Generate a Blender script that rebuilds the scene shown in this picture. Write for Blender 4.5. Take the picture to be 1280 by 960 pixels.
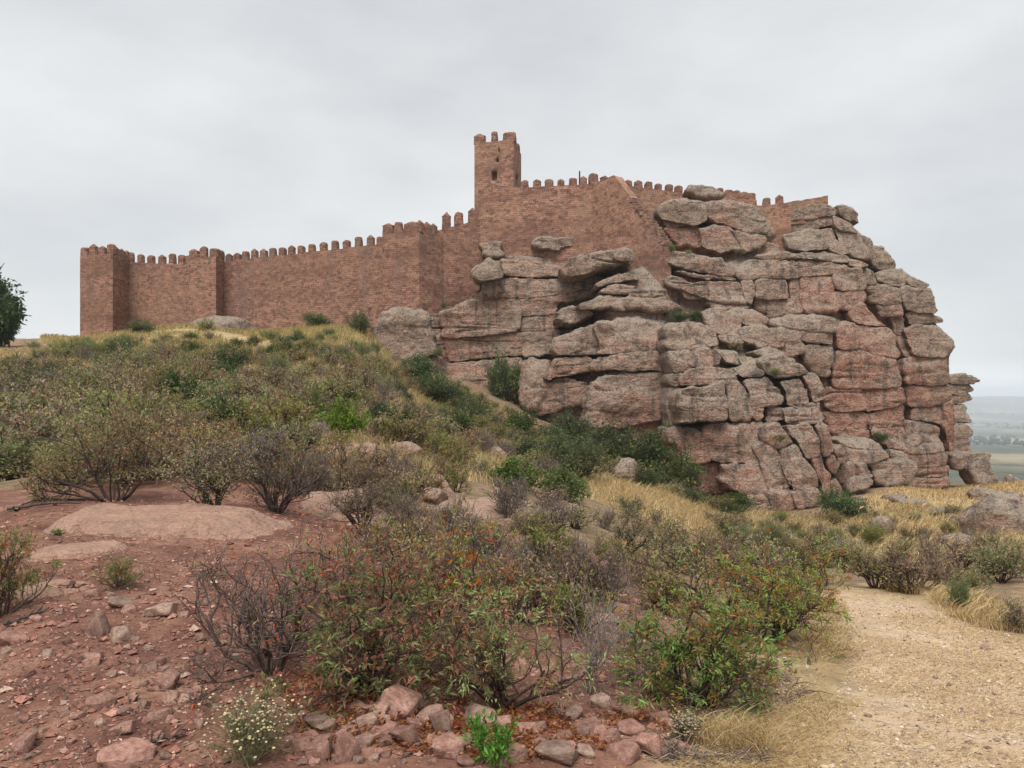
import bpy, bmesh, math, random
import numpy as np
from mathutils import Vector, Matrix

# ------------------------------------------------------------------ camera, sky, sun, exposure
SC = bpy.context.scene
COL = SC.collection
for o in list(bpy.data.objects):
    bpy.data.objects.remove(o)
F = 924.0            # focal length in units of photo pixels (26 mm equivalent)
HY = 500.0           # horizon line
cam = bpy.data.cameras.new('camera')
cam.sensor_width = 36.0
cam.lens = 36.0 * F / 1280.0
cam.shift_y = (HY - 480.0) / 1280.0
cam.clip_start = 0.05
cam.clip_end = 60000.0
camo = bpy.data.objects.new('camera', cam)
COL.objects.link(camo)
camo.location = (0, 0, 0)
camo.rotation_euler = (math.radians(90), 0, 0)
SC.camera = camo

SUN_EL, SUN_ROT = math.radians(60), math.radians(205)
world = bpy.data.worlds.new('World')
SC.world = world
world.use_nodes = True
wt = world.node_tree
wt.nodes.clear()
def wn(t, **kw):
    n = wt.nodes.new(t)
    for k, v in kw.items():
        setattr(n, k, v)
    return n
w_out = wn('ShaderNodeOutputWorld')
w_bg = wn('ShaderNodeBackground')
w_bg.inputs[1].default_value = 0.1
w_sky = wn('ShaderNodeTexSky', sky_type='NISHITA')
w_sky.sun_disc = False
w_sky.sun_elevation = SUN_EL
w_sky.sun_rotation = SUN_ROT
w_tc = wn('ShaderNodeTexCoord')
w_map = wn('ShaderNodeMapping')
w_map.inputs['Scale'].default_value = (1.0, 1.0, 2.6)
w_no = wn('ShaderNodeTexNoise')
w_no.inputs['Scale'].default_value = 2.6
w_no.inputs['Detail'].default_value = 7.0
w_no.inputs['Roughness'].default_value = 0.5
w_r1 = wn('ShaderNodeValToRGB')
CL = 2.72
def cl(c, k=1.0):
    return (c[0]*k, c[1]*k, c[2]*k, 1)
w_r1.color_ramp.elements[0].position = 0.34
w_r1.color_ramp.elements[0].color = cl((0.88, 0.90, 0.915))
w_r1.color_ramp.elements[1].position = 0.66
w_r1.color_ramp.elements[1].color = cl((1.13, 1.14, 1.14))
w_sep = wn('ShaderNodeSeparateXYZ')
w_r2 = wn('ShaderNodeValToRGB')          # overcast layer, paler at the horizon
e = w_r2.color_ramp.elements
e[0].position = 0.0; e[0].color = cl((1.75, 1.73, 1.68))
e[1].position = 0.05; e[1].color = cl((1.08, 1.08, 1.08))
x = e.new(0.28); x.color = cl((1.06, 1.06, 1.06))
x = e.new(0.55); x.color = cl((0.96, 0.97, 0.98))
w_mul = wn('ShaderNodeVectorMath', operation='MULTIPLY')
w_sc = wn('ShaderNodeVectorMath', operation='SCALE')
w_sc.inputs['Scale'].default_value = CL
w_mix = wn('ShaderNodeMix', data_type='RGBA')
w_mix.inputs[0].default_value = 0.96
L = wt.links.new
L(w_tc.outputs['Generated'], w_map.inputs[0]); L(w_map.outputs[0], w_no.inputs['Vector'])
L(w_no.outputs['Fac'], w_r1.inputs[0])
L(w_tc.outputs['Generated'], w_sep.inputs[0]); L(w_sep.outputs['Z'], w_r2.inputs[0])
L(w_r1.outputs[0], w_mul.inputs[0]); L(w_r2.outputs[0], w_mul.inputs[1])
L(w_mul.outputs[0], w_sc.inputs[0])
L(w_sky.outputs[0], w_mix.inputs[6]); L(w_sc.outputs[0], w_mix.inputs[7])
L(w_mix.outputs[2], w_bg.inputs[0]); L(w_bg.outputs[0], w_out.inputs[0])

sun = bpy.data.lights.new('sun', 'SUN')
sun.energy = 1.5
sun.angle = math.radians(36)
sun.color = (1.0, 0.965, 0.92)
suno = bpy.data.objects.new('sun', sun)
COL.objects.link(suno)
# sun direction: above, behind the camera and to its left
sd = Vector((-0.22*math.cos(SUN_EL), -0.97*math.cos(SUN_EL), math.sin(SUN_EL))).normalized()
suno.rotation_euler = sd.to_track_quat('Z', 'Y').to_euler()
w_sky.sun_rotation = math.atan2(sd.x, sd.y)

vs = SC.view_settings
vs.view_transform = 'Standard'
vs.look = 'None'
vs.gamma = 1.0
vs.exposure = 1.42
vs.use_curve_mapping = False
SC.cycles.use_denoising = True
SC.cycles.max_bounces = 6
SC.cycles.diffuse_bounces = 3
SC.cycles.glossy_bounces = 1
SC.cycles.transmission_bounces = 3
SC.cycles.transparent_max_bounces = 4
SC.cycles.volume_bounces = 2

rnd = random.Random(7)
nrg = np.random.default_rng(11)

# ------------------------------------------------------------------ numpy noise and mesh helpers
def _h(ix, iy, iz, seed):
    h = (ix * 374761393 + iy * 668265263 + iz * 1274126177 + seed * 974634777) & 0xFFFFFFFF
    h = ((h ^ (h >> 13)) * 1274126177) & 0xFFFFFFFF
    h = h ^ (h >> 16)
    return (h & 0xFFFFFF).astype(np.float64) / 16777215.0

def vnoise(p, seed=0):
    p = np.asarray(p, dtype=np.float64)
    i = np.floor(p).astype(np.int64)
    f = p - i
    u = f * f * (3 - 2 * f)
    r = 0
    for dx in (0, 1):
        for dy in (0, 1):
            for dz in (0, 1):
                w = (u[:, 0] if dx else 1 - u[:, 0]) * (u[:, 1] if dy else 1 - u[:, 1]) * (u[:, 2] if dz else 1 - u[:, 2])
                r = r + w * _h(i[:, 0] + dx, i[:, 1] + dy, i[:, 2] + dz, seed)
    return r * 2 - 1

def fbm(p, octaves=4, seed=0, gain=0.5):
    a, s, r = 1.0, 1.0, 0.0
    for k in range(octaves):
        r = r + a * vnoise(p * s + 17.3 * k, seed + k)
        a *= gain
        s *= 2.03
    return r

def smooth(a, b, x):
    t = np.clip((x - a) / (b - a), 0, 1)
    return t * t * (3 - 2 * t)

def mk_mesh(name, v, tris=None, quads=None, mat=None, cols=None, uv=None, sm=True, attrs=None):
    me = bpy.data.meshes.new(name)
    v = np.asarray(v, dtype=np.float32)
    nt = 0 if tris is None else len(tris)
    nq = 0 if quads is None else len(quads)
    idx = []
    if nt: idx.append(np.asarray(tris, dtype=np.int32).ravel())
    if nq: idx.append(np.asarray(quads, dtype=np.int32).ravel())
    idx = np.concatenate(idx)
    me.vertices.add(len(v)); me.vertices.foreach_set('co', v.ravel())
    me.loops.add(len(idx)); me.loops.foreach_set('vertex_index', idx)
    me.polygons.add(nt + nq)
    st = np.concatenate([np.arange(nt) * 3, nt * 3 + np.arange(nq) * 4]).astype(np.int32)
    me.polygons.foreach_set('loop_start', st)
    me.polygons.foreach_set('use_smooth', np.full(nt + nq, sm, dtype=bool))
    if cols is not None:
        ca = me.color_attributes.new('Col', 'FLOAT_COLOR', 'POINT')
        c4 = np.ones((len(v), 4), dtype=np.float32); c4[:, :3] = cols
        ca.data.foreach_set('color', c4.ravel())
    if attrs:
        for k, a in attrs.items():
            at = me.attributes.new(k, 'FLOAT', 'POINT')
            at.data.foreach_set('value', np.asarray(a, dtype=np.float32))
    if uv is not None:
        ul = me.uv_layers.new(name='UVMap')
        ul.data.foreach_set('uv', np.asarray(uv, dtype=np.float32)[idx].ravel())
    me.update(calc_edges=True)
    me.validate()
    if mat: me.materials.append(mat)
    return me

def link(name, me, parent=None, loc=None, kind=None, color=None):
    o = bpy.data.objects.new(name, me)
    COL.objects.link(o)
    if parent: o.parent = parent
    if loc is not None: o.location = loc
    if kind: o['kind'] = kind
    if color is not None: o.color = color
    return o

def empty(name, loc=(0, 0, 0), rz=0.0, sc=1.0):
    o = bpy.data.objects.new(name, None)
    COL.objects.link(o)
    o.empty_display_size = 0.2
    o.location = loc
    o.rotation_euler = (0, 0, rz)
    o.scale = (sc, sc, sc) if not isinstance(sc, tuple) else sc
    return o

def tag(o, label, cat, group=None):
    o['label'] = label
    o['category'] = cat
    if group: o['group'] = group
    return o

def mesh_at(name, v, loc, **kw):
    v = np.asarray(v, dtype=np.float64) - np.asarray(loc, dtype=np.float64)
    return mk_mesh(name, v, **kw)

def vnormals(v, quads=None, tris=None):
    n = np.zeros_like(v)
    for fa in (quads, tris):
        if fa is None or len(fa) == 0: continue
        fa = np.asarray(fa)
        a, b, c = v[fa[:, 0]], v[fa[:, 1]], v[fa[:, 2]]
        fn = np.cross(b - a, c - a) if fa.shape[1] == 3 else np.cross(c - a, v[fa[:, 3]] - b)
        for k in range(fa.shape[1]):
            np.add.at(n, fa[:, k], fn)
    return n / (np.linalg.norm(n, axis=1, keepdims=True) + 1e-9)

# a point of the place from its bearing in the photograph and its real distance
def PX(px, D): return (px - 640.0) / F * D
def PZ(py, D): return (HY - py) / F * D
def P3(px, py, D): return np.array((PX(px, D), D, PZ(py, D)))

# ------------------------------------------------------------------ materials
def new_mat(name):
    m = bpy.data.materials.new(name)
    m.use_nodes = True
    nt = m.node_tree
    nt.nodes.clear()
    return m, nt

class NB:
    def __init__(s, name):
        s.m, s.t = new_mat(name)
        s.out = s.t.nodes.new('ShaderNodeOutputMaterial')
        s.b = s.t.nodes.new('ShaderNodeBsdfPrincipled')
        s.b.inputs['Roughness'].default_value = 0.9
        s.b.inputs['Specular IOR Level'].default_value = 0.15
        s.t.links.new(s.b.outputs[0], s.out.inputs[0])
    def n(s, t, **kw):
        x = s.t.nodes.new(t)
        for k, v in kw.items(): setattr(x, k, v)
        return x
    def l(s, a, b): s.t.links.new(a, b)
    def pos(s):
        return s.n('ShaderNodeNewGeometry').outputs['Position']
    def mapped(s, vec, scale):
        m = s.n('ShaderNodeMapping'); m.inputs['Scale'].default_value = scale
        s.l(vec, m.inputs[0]); return m.outputs[0]
    def noise(s, vec, scale, detail=5, rough=0.55, dist=0.0):
        x = s.n('ShaderNodeTexNoise')
        x.inputs['Scale'].default_value = scale; x.inputs['Detail'].default_value = detail
        x.inputs['Roughness'].default_value = rough; x.inputs['Distortion'].default_value = dist
        s.l(vec, x.inputs['Vector']); return x.outputs['Fac']
    def vor(s, vec, scale, feature='F1', out='Distance', rand=1.0):
        x = s.n('ShaderNodeTexVoronoi', feature=feature)
        x.inputs['Scale'].default_value = scale; x.inputs['Randomness'].default_value = rand
        s.l(vec, x.inputs['Vector']); return x.outputs[out]
    def ramp(s, fac, stops):
        r = s.n('ShaderNodeValToRGB')
        el = r.color_ramp.elements
        for i, (p, c) in enumerate(stops):
            c = (c, c, c, 1) if isinstance(c, (int, float)) else (*c, 1)
            if i < 2: q = el[i]; q.position = p
            else: q = el.new(p)
            q.color = c
        s.l(fac, r.inputs[0]); return r.outputs[0]
    def mix(s, fac, a, b, blend='MIX'):
        x = s.n('ShaderNodeMix', data_type='RGBA', blend_type=blend)
        for sock, val in ((x.inputs[0], fac), (x.inputs[6], a), (x.inputs[7], b)):
            if isinstance(val, (int, float)): sock.default_value = val
            elif isinstance(val, tuple): sock.default_value = (*val, 1)
            else: s.l(val, sock)
        return x.outputs[2]
    def math(s, op, a, b=None, clamp=False):
        x = s.n('ShaderNodeMath', operation=op, use_clamp=clamp)
        for sock, val in ((x.inputs[0], a), (x.inputs[1], b)):
            if val is None: continue
            if isinstance(val, (int, float)): sock.default_value = val
            else: s.l(val, sock)
        return x.outputs[0]
    def bump(s, h, strength, dist, prev=None):
        x = s.n('ShaderNodeBump')
        x.inputs['Strength'].default_value = strength; x.inputs['Distance'].default_value = dist
        s.l(h, x.inputs['Height'])
        if prev is not None: s.l(prev, x.inputs['Normal'])
        return x.outputs[0]
    def attr(s, name, out='Fac'):
        x = s.n('ShaderNodeAttribute', attribute_name=name); return x.outputs[out]
    def done(s, col, nrm=None):
        s.l(col, s.b.inputs['Base Color'])
        if nrm is not None: s.l(nrm, s.b.inputs['Normal'])
        return s.m

def make_rock(name, scale=1.0, attr=False, lich=0.55, gain=0.0):
    b = NB(name)
    if scale > 2:
        tc = b.n('ShaderNodeTexCoord'); oi = b.n('ShaderNodeObjectInfo')
        va = b.n('ShaderNodeVectorMath', operation='ADD'); b.l(tc.outputs['Object'], va.inputs[0])
        vm = b.n('ShaderNodeVectorMath', operation='SCALE'); vm.inputs['Scale'].default_value = 31.0
        cx = b.n('ShaderNodeCombineXYZ'); b.l(oi.outputs['Random'], cx.inputs[0]); b.l(oi.outputs['Random'], cx.inputs[1])
        b.l(cx.outputs[0], vm.inputs[0]); b.l(vm.outputs[0], va.inputs[1]); p = va.outputs[0]
    else:
        p = b.pos()
    s = scale
    big = b.noise(p, 0.22*s, 4, 0.6)
    mid = b.noise(p, 1.1*s, 7, 0.62, 0.4)
    fine = b.noise(p, 7.0*s, 5, 0.6)
    speck = b.noise(p, 26.0*s, 2, 0.5)
    stra = b.noise(b.mapped(p, (0.16*s, 0.16*s, 2.4*s)), 1.0, 6, 0.6, 0.5)
    streak = b.noise(b.mapped(p, (1.5*s, 1.5*s, 0.10*s)), 1.0, 4, 0.55)
    oi = b.n('ShaderNodeObjectInfo')
    sx = b.n('ShaderNodeSeparateColor'); b.l(oi.outputs['Color'], sx.inputs[0])
    redw = b.math('ADD', b.attr('red') if attr else sx.outputs[0], b.math('MULTIPLY', b.math('SUBTRACT', big, 0.5), 1.5))
    redw = b.math('ADD', redw, b.math('MULTIPLY', b.math('SUBTRACT', mid, 0.5), 1.5))
    redf = b.ramp(redw, [(0.10, 0.0), (0.72, 1.0)])
    grey = b.ramp(mid, [(0.28, (0.135, 0.098, 0.075)), (0.5, (0.285, 0.208, 0.155)), (0.72, (0.43, 0.33, 0.25))])
    red = b.ramp(mid, [(0.3, (0.175, 0.080, 0.055)), (0.5, (0.32, 0.155, 0.105)), (0.72, (0.45, 0.25, 0.175))])
    c = b.mix(redf, grey, red)
    c = b.mix(b.ramp(stra, [(0.38, 0.34), (0.47, 0.0)]), c, (0.10, 0.07, 0.055))
    c = b.mix(b.ramp(stra, [(0.56, 0.0), (0.7, 0.30)]), c, (0.46, 0.32, 0.25))
    geo = b.n('ShaderNodeNewGeometry')
    sn = b.n('ShaderNodeSeparateXYZ'); b.l(geo.outputs['Normal'], sn.inputs[0])
    lic = b.math('ADD', b.math('MULTIPLY', sn.outputs['Z'], 0.85), b.math('MULTIPLY', b.math('SUBTRACT', fine, 0.5), 2.2))
    lic = b.math('MULTIPLY', b.ramp(lic, [(0.10, 0.0), (0.60, 1.0)]), lich)
    c = b.mix(lic, c, b.ramp(speck, [(0.35, (0.20, 0.175, 0.135)), (0.65, (0.40, 0.36, 0.29))]))
    stk = b.math('MULTIPLY', b.ramp(streak, [(0.33, 1.0), (0.46, 0.0)]), b.ramp(big, [(0.36, 0.0), (0.52, 0.85)]))
    c = b.mix(stk, c, (0.075, 0.06, 0.052))
    c = b.mix(b.ramp(fine, [(0.3, 0.8), (0.5, 0.0)]), c, (0.09, 0.066, 0.054))
    crk = b.vor(b.mapped(p, (0.55*s, 0.55*s, 1.5*s)), 1.0, 'DISTANCE_TO_EDGE')
    c = b.mix(b.math('MULTIPLY', b.ramp(crk, [(0.0, 1.0), (0.035, 0.0)]), b.ramp(big, [(0.42, 0.0), (0.6, 0.8)])), c, (0.06, 0.045, 0.038))
    c = b.mix(b.ramp(fine, [(0.54, 0.0), (0.7, 0.4)]), c, (0.44, 0.36, 0.29))
    c = b.mix(b.ramp(speck, [(0.62, 0.0), (0.75, 0.55)]), c, (0.50, 0.42, 0.34))
    if gain: c = b.mix(gain, c, (0.47, 0.30, 0.225))
    n1 = b.bump(stra, 0.7, 0.20/s)
    n2 = b.bump(mid, 0.9, 0.34/s, n1)
    crack = b.vor(b.mapped(p, (0.5*s, 0.5*s, 1.1*s)), 1.0, 'DISTANCE_TO_EDGE')
    n2b = b.bump(b.ramp(crack, [(0.0, 0.0), (0.045, 1.0)]), 0.5, 0.10/s, n2)
    n3 = b.bump(fine, 0.9, 0.14/s, n2b)
    n4 = b.bump(speck, 0.5, 0.03/s, n3)
    return b.done(c, n4)

M_ROCK = make_rock('sandstone_rock')
M_PALE = make_rock('pale_hillside_rock', gain=.35)
M_CRAG = make_rock('crag_sandstone', attr=True, lich=.62)
M_BOULD = make_rock('bedrock_stone', 3.2, lich=0.12, gain=.42)
def make_stone():
    b = NB('loose_red_stone')
    tc = b.n('ShaderNodeTexCoord'); oi = b.n('ShaderNodeObjectInfo')
    p = tc.outputs['Object']
    n1 = b.noise(p, 1.6, 6, .6); n2 = b.noise(p, 7.0, 5, .6)
    red = b.ramp(n1, [(.3, (.21, .105, .080)), (.5, (.33, .18, .138)), (.7, (.44, .27, .215))])
    gry = b.ramp(n1, [(.3, (.20, .13, .10)), (.5, (.34, .23, .175)), (.7, (.45, .33, .26))])
    sx = b.n('ShaderNodeSeparateColor'); b.l(oi.outputs['Color'], sx.inputs[0])
    c = b.mix(b.ramp(sx.outputs[0], [(.2, 0.0), (.8, 1.0)]), gry, red)
    hs = b.n('ShaderNodeHueSaturation'); b.l(c, hs.inputs['Color'])
    b.l(b.math('ADD', b.math('MULTIPLY', oi.outputs['Random'], .55), .52), hs.inputs['Value'])
    c = b.mix(b.ramp(n2, [(.34, .6), (.5, 0.0)]), hs.outputs[0], (.13, .07, .055))
    c = b.mix(b.ramp(n2, [(.6, 0.0), (.72, .5)]), c, (.52, .40, .33))
    return b.done(c, b.bump(n2, .6, .006, b.bump(n1, .5, .012)))
M_STONE = make_stone()

def make_masonry(name, dark=1.0, sx=0.38, sy=0.20, pale=0.5):
    b = NB(name)
    uvn = b.n('ShaderNodeUVMap')
    p = b.pos()
    wob = b.n('ShaderNodeTexNoise'); wob.inputs['Scale'].default_value = 1.6; wob.inputs['Detail'].default_value = 3
    b.l(uvn.outputs[0], wob.inputs['Vector'])
    add = b.n('ShaderNodeVectorMath', operation='MULTIPLY_ADD')
    b.l(wob.outputs['Color'], add.inputs[0]); add.inputs[1].default_value = (0.34, 0.20, 0)
    b.l(uvn.outputs[0], add.inputs[2])
    br = b.n('ShaderNodeTexBrick')
    br.inputs['Scale'].default_value = 1.0
    br.inputs['Brick Width'].default_value = sx; br.inputs['Row Height'].default_value = sy
    br.inputs['Mortar Size'].default_value = 0.026; br.inputs['Mortar Smooth'].default_value = 0.5
    br.inputs['Bias'].default_value = -0.1
    br.offset = 0.43; br.squash = 0.7; br.squash_frequency = 3
    b.l(add.outputs[0], br.inputs['Vector'])
    k = dark
    br.inputs['Color1'].default_value = (0.35*k, 0.165*k, 0.12*k, 1)
    br.inputs['Color2'].default_value = (0.225*k, 0.104*k, 0.078*k, 1)
    br.inputs['Mortar'].default_value = (0.44*k, 0.285*k, 0.20*k, 1)
    big = b.noise(p, 0.16, 5, 0.6)
    mid = b.noise(p, 1.3, 6, 0.65)
    fine = b.noise(p, 6.0, 4, 0.6)
    wash = b.noise(b.mapped(p, (0.5, 0.5, 0.09)), 1.0, 5, 0.6)
    rub = b.vor(b.mapped(p, (2.3, 2.3, 4.4)), 1.0, 'F1', 'Color')
    c = br.outputs['Color']
    rs = b.n('ShaderNodeSeparateColor'); b.l(rub, rs.inputs[0])
    rv = b.ramp(rs.outputs[0], [(0.0, 0.42), (0.6, 1.0), (1.0, 1.35)])
    c = b.mix(0.85, c, b.mix(1.0, c, rv, 'MULTIPLY'))
    c = b.mix(b.math('MULTIPLY', b.ramp(big, [(0.42, 0.0), (0.60, pale)]), b.ramp(rs.outputs[1], [(0.3, 0.15), (0.8, 0.9)])), c, (0.45*k, 0.27*k, 0.165*k))
    c = b.mix(b.ramp(mid, [(0.33, 0.42), (0.50, 0.0)]), c, (0.135, 0.08, 0.066))
    c = b.mix(b.ramp(wash, [(0.52, 0.0), (0.68, 0.45)]), c, (0.17, 0.125, 0.10))
    c = b.mix(b.ramp(fine, [(0.30, 0.6), (0.44, 0.0)]), c, (0.10, 0.06, 0.05))
    c = b.mix(b.ramp(fine, [(0.60, 0.0), (0.70, 0.45)]), c, (0.42, 0.29, 0.19))
    c = b.mix(b.ramp(b.noise(b.mapped(p, (.07, .07, .35)), 1.0, 5, .6, .6), [(0.38, 0.42), (0.52, 0.0)]), c, (0.155*k, 0.08*k, 0.058*k))
    n1 = b.bump(br.outputs['Fac'], -0.8, 0.06)
    n2 = b.bump(fine, 0.7, 0.08, n1)
    n3 = b.bump(mid, 0.5, 0.12, n2)
    return b.done(c, n3)
M_WALL = make_masonry('red_ashlar_masonry', 0.80)
M_WALL2 = make_masonry('rubble_masonry', 0.87, 0.32, 0.19, 0.75)
M_MERL = make_masonry('merlon_masonry', 0.72, 0.4, 0.25, 0.2)

def make_leaf(name, trans=0.30, hue=0.055, sat=0.3, val=0.6):
    b = NB(name)
    col = b.attr('Col', 'Color')
    oi = b.n('ShaderNodeObjectInfo')
    hs = b.n('ShaderNodeHueSaturation')
    r2 = b.math('FRACT', b.math('MULTIPLY', oi.outputs['Random'], 7.31))
    r3 = b.math('FRACT', b.math('MULTIPLY', oi.outputs['Random'], 13.7))
    b.l(b.math('ADD', b.math('MULTIPLY', oi.outputs['Random'], hue), 0.5 - hue/2), hs.inputs['Hue'])
    b.l(b.math('ADD', b.math('MULTIPLY', r2, sat), 1 - sat*0.55), hs.inputs['Saturation'])
    b.l(b.math('ADD', b.math('MULTIPLY', r3, val), 1.4 - val/2), hs.inputs['Value'])
    b.l(col, hs.inputs['Color'])
    b.l(hs.outputs[0], b.b.inputs['Base Color'])
    b.b.inputs['Roughness'].default_value = 0.6
    b.b.inputs['Specular IOR Level'].default_value = 0.25
    tr = b.n('ShaderNodeBsdfTranslucent'); b.l(hs.outputs[0], tr.inputs[0])
    mx = b.n('ShaderNodeMixShader'); mx.inputs[0].default_value = trans
    b.l(b.b.outputs[0], mx.inputs[1]); b.l(tr.outputs[0], mx.inputs[2])
    b.l(mx.outputs[0], b.out.inputs[0])
    return b.m
M_LEAF = make_leaf('leaf', trans=.45)
M_GRASS = make_leaf('dry_grass_blade', 0.3, 0, 0, 0)
def make_bark():
    b = NB('bark')
    col = b.attr('Col', 'Color')
    p = b.n('ShaderNodeTexCoord').outputs['Object']
    c = b.mix(b.ramp(b.noise(b.mapped(p, (30, 30, 6)), 1.0, 4), [(0.35, 0.6), (0.6, 0.0)]), col, (0.03, 0.022, 0.02))
    return b.done(c, b.bump(b.noise(b.mapped(p, (40, 40, 8)), 1.0, 4), 0.6, 0.01))
M_BARK = make_bark()

def make_ground():
    b = NB('ground_soil')
    p = b.pos()
    big = b.noise(p, 0.35, 5, 0.6)
    mid = b.noise(p, 2.2, 7, 0.65, 0.3)
    fine = b.noise(p, 14.0, 6, 0.65)
    grit = b.noise(p, 70.0, 3, 0.6)
    peb = b.vor(p, 26.0, 'F1', 'Distance')
    pebc = b.vor(p, 26.0, 'F1', 'Color')
    red = b.ramp(mid, [(0.28, (0.09, 0.045, 0.033)), (0.46, (0.18, 0.088, 0.062)), (0.58, (0.25, 0.13, 0.09)), (0.75, (0.37, 0.225, 0.16))])
    red = b.mix(b.ramp(fine, [(0.32, 0.65), (0.5, 0.0)]), red, (0.10, 0.045, 0.036))
    red = b.mix(b.ramp(fine, [(0.60, 0.0), (0.75, 0.6)]), red, (0.48, 0.28, 0.21))
    scr = b.ramp(mid, [(0.3, (0.12, 0.085, 0.055)), (0.55, (0.24, 0.17, 0.10)), (0.75, (0.34, 0.25, 0.14))])
    scr = b.mix(b.ramp(big, [(0.45, 0.0), (0.65, 0.6)]), scr, (0.27, 0.15, 0.105))
    gold = b.ramp(b.noise(p, 1.2, 7, 0.7), [(0.3, (0.26, 0.175, 0.085)), (0.5, (0.39, 0.28, 0.145)), (0.72, (0.50, 0.40, 0.23))])
    pth = b.ramp(b.noise(p, 1.6, 7, 0.68), [(0.28, (0.38, 0.25, 0.145)), (0.5, (0.52, 0.375, 0.235)), (0.72, (0.61, 0.48, 0.33))])
    pth = b.mix(b.ramp(fine, [(0.34, 0.55), (0.5, 0.0)]), pth, (0.26, 0.17, 0.11))
    pth = b.mix(b.ramp(grit, [(0.56, 0.0), (0.7, 0.7)]), pth, (0.66, 0.55, 0.42))
    pth = b.mix(b.ramp(grit, [(0.3, 0.6), (0.44, 0.0)]), pth, (0.20, 0.14, 0.10))
    def edge(a):
        return b.ramp(b.math('ADD', a, b.math('MULTIPLY', b.math('SUBTRACT', mid, 0.5), 0.9)), [(0.38, 0.0), (0.62, 1.0)])
    c = b.mix(edge(b.attr('soil')), scr, red)
    c = b.mix(edge(b.attr('path')), c, pth)
    c = b.mix(b.math('MULTIPLY', edge(b.attr('gold')), b.math('SUBTRACT', 1.0, b.math('MULTIPLY', b.attr('path'), 0.45))), c, gold)
    sp = b.math('MULTIPLY', b.ramp(peb, [(0.12, 1.0), (0.2, 0.0)]), b.ramp(pebc, [(0.4, 0.0), (0.6, 0.5)]))
    c = b.mix(sp, c, (0.50, 0.36, 0.28))
    # far plain: fields, woods
    fp = b.attr('far')
    fl = b.noise(b.mapped(p, (0.0016, 0.0008, 0)), 1.0, 5, 0.6)
    fcol = b.ramp(fl, [(0.38, (0.045, 0.055, 0.03)), (0.5, (0.10, 0.095, 0.055)), (0.60, (0.30, 0.24, 0.14))])
    dots = b.vor(b.mapped(p, (0.03, 0.012, 0)), 1.0, 'F1', 'Distance')
    fcol = b.mix(b.ramp(dots, [(0.3, 0.75), (0.45, 0.0)]), fcol, (0.025, 0.035, 0.018))
    c = b.mix(fp, c, fcol)
    n1 = b.bump(mid, 0.7, 0.10)
    n2 = b.bump(fine, 0.8, 0.035, n1)
    n3 = b.bump(grit, 0.6, 0.008, n2)
    n4 = b.bump(b.ramp(peb, [(0.05, 1.0), (0.3, 0.0)]), 0.5, 0.02, n3)
    return b.done(c, n4)
M_GROUND = make_ground()

# ------------------------------------------------------------------ terrain
CTRL = [  # bearing x, bearing y, distance
 (1100,960,3.2),(1280,960,3.2),(900,960,3.25),(1060,740,9.5),(1250,790,7.0),(1150,850,5.0),(980,860,4.6),
 (1150,735,12),(1280,720,14),(1250,690,22),(1000,690,30),(1100,660,45),(1190,615,66),(1280,650,45),(1280,605,75),
 (100,960,3.1),(-100,960,3.2),(300,960,3.15),(100,760,4.9),(100,700,6.3),(200,652,8.3),(60,640,8.7),(300,660,8.0),(-150,680,7.5),
 (450,920,3.35),(600,930,3.4),(760,940,3.3),(560,865,4.1),(700,800,5.4),(850,880,4.0),(750,740,6.8),(400,800,4.7),
 (560,700,8.0),(430,640,10.5),(600,640,13),(700,650,15),(830,740,10),(900,715,13),
 (140,625,9.5),(300,575,15),(200,545,20),(60,560,18),(400,545,22),(500,590,19),(-150,560,18),
 (200,495,28),(60,490,30),(350,490,32),(450,500,34),(-200,480,32),
 (200,440,50),(60,440,50),(330,445,50),(420,440,52),(30,432,60),(150,424,70),(-150,430,60),
 (110,421,83),(240,408,79),(300,418,77),(380,412,74),(460,418,71),(10,425,85),
 (500,455,68),(560,478,66),(620,505,64),(700,545,61),(770,580,58),(860,618,54),(950,641,52),(1050,628,55),(1120,612,61),
 (600,560,38),(560,530,48),(700,600,34),(640,590,30),(760,610,36),(830,630,38),(900,655,40),(880,690,24),(780,655,22),
 (1250,610,90),(640,470,95),(300,410,105),(900,600,95),(1150,600,100),(100,420,110),(-300,440,100),(1500,640,80),(1500,700,25),(1600,960,3.4),
]
cw = np.array([P3(*c) for c in CTRL])
extra = np.array([(0, 0, -1.6), (0, -6, -1.5), (-8, 0, -1.4), (8, 0, -1.9), (-6, -6, -1.3), (7, -8, -1.8), (30, 0, -3.5), (-30, 0, 0.5)])
cw = np.vstack([cw, extra])
# work in a compressed radius so that near and far features are equally smooth
def warp(X, Y):
    r = np.sqrt(X*X + Y*Y) + 1e-6
    k = np.log1p(r / 3.0) / r * 10.0
    return np.stack([X * k, Y * k], 1)
wp = warp(cw[:, 0], cw[:, 1])
def tps(d2): return 0.5 * d2 * np.log(d2 + 1e-9)
nC = len(cw)
Kd = ((wp[:, None, :] - wp[None, :, :])**2).sum(-1)
A = np.zeros((nC + 3, nC + 3))
A[:nC, :nC] = tps(Kd) + np.eye(nC) * 0.06
A[:nC, nC] = 1; A[:nC, nC+1:] = wp
A[nC, :nC] = 1; A[nC+1:, :nC] = wp.T
Wt = np.linalg.solve(A, np.concatenate([cw[:, 2], [0, 0, 0]]))
def far_profile(X, Y):
    r = np.sqrt(X*X + Y*Y)
    z = np.interp(r, [0, 100, 200, 400, 900, 2500, 5000, 6500, 8000, 9500, 11000], [-6, -10, -32, -52, -72, -110, -130, -90, 10, 60, 20])
    hill = fbm(np.stack([X/1700.0, Y/1700.0, 0*X], 1), 4, 5)
    return z + smooth(5000, 8500, r) * hill * 42 + smooth(300, 1500, r) * fbm(np.stack([X/700.0, Y/700.0, 0*X], 1), 3, 9) * 7
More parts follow.
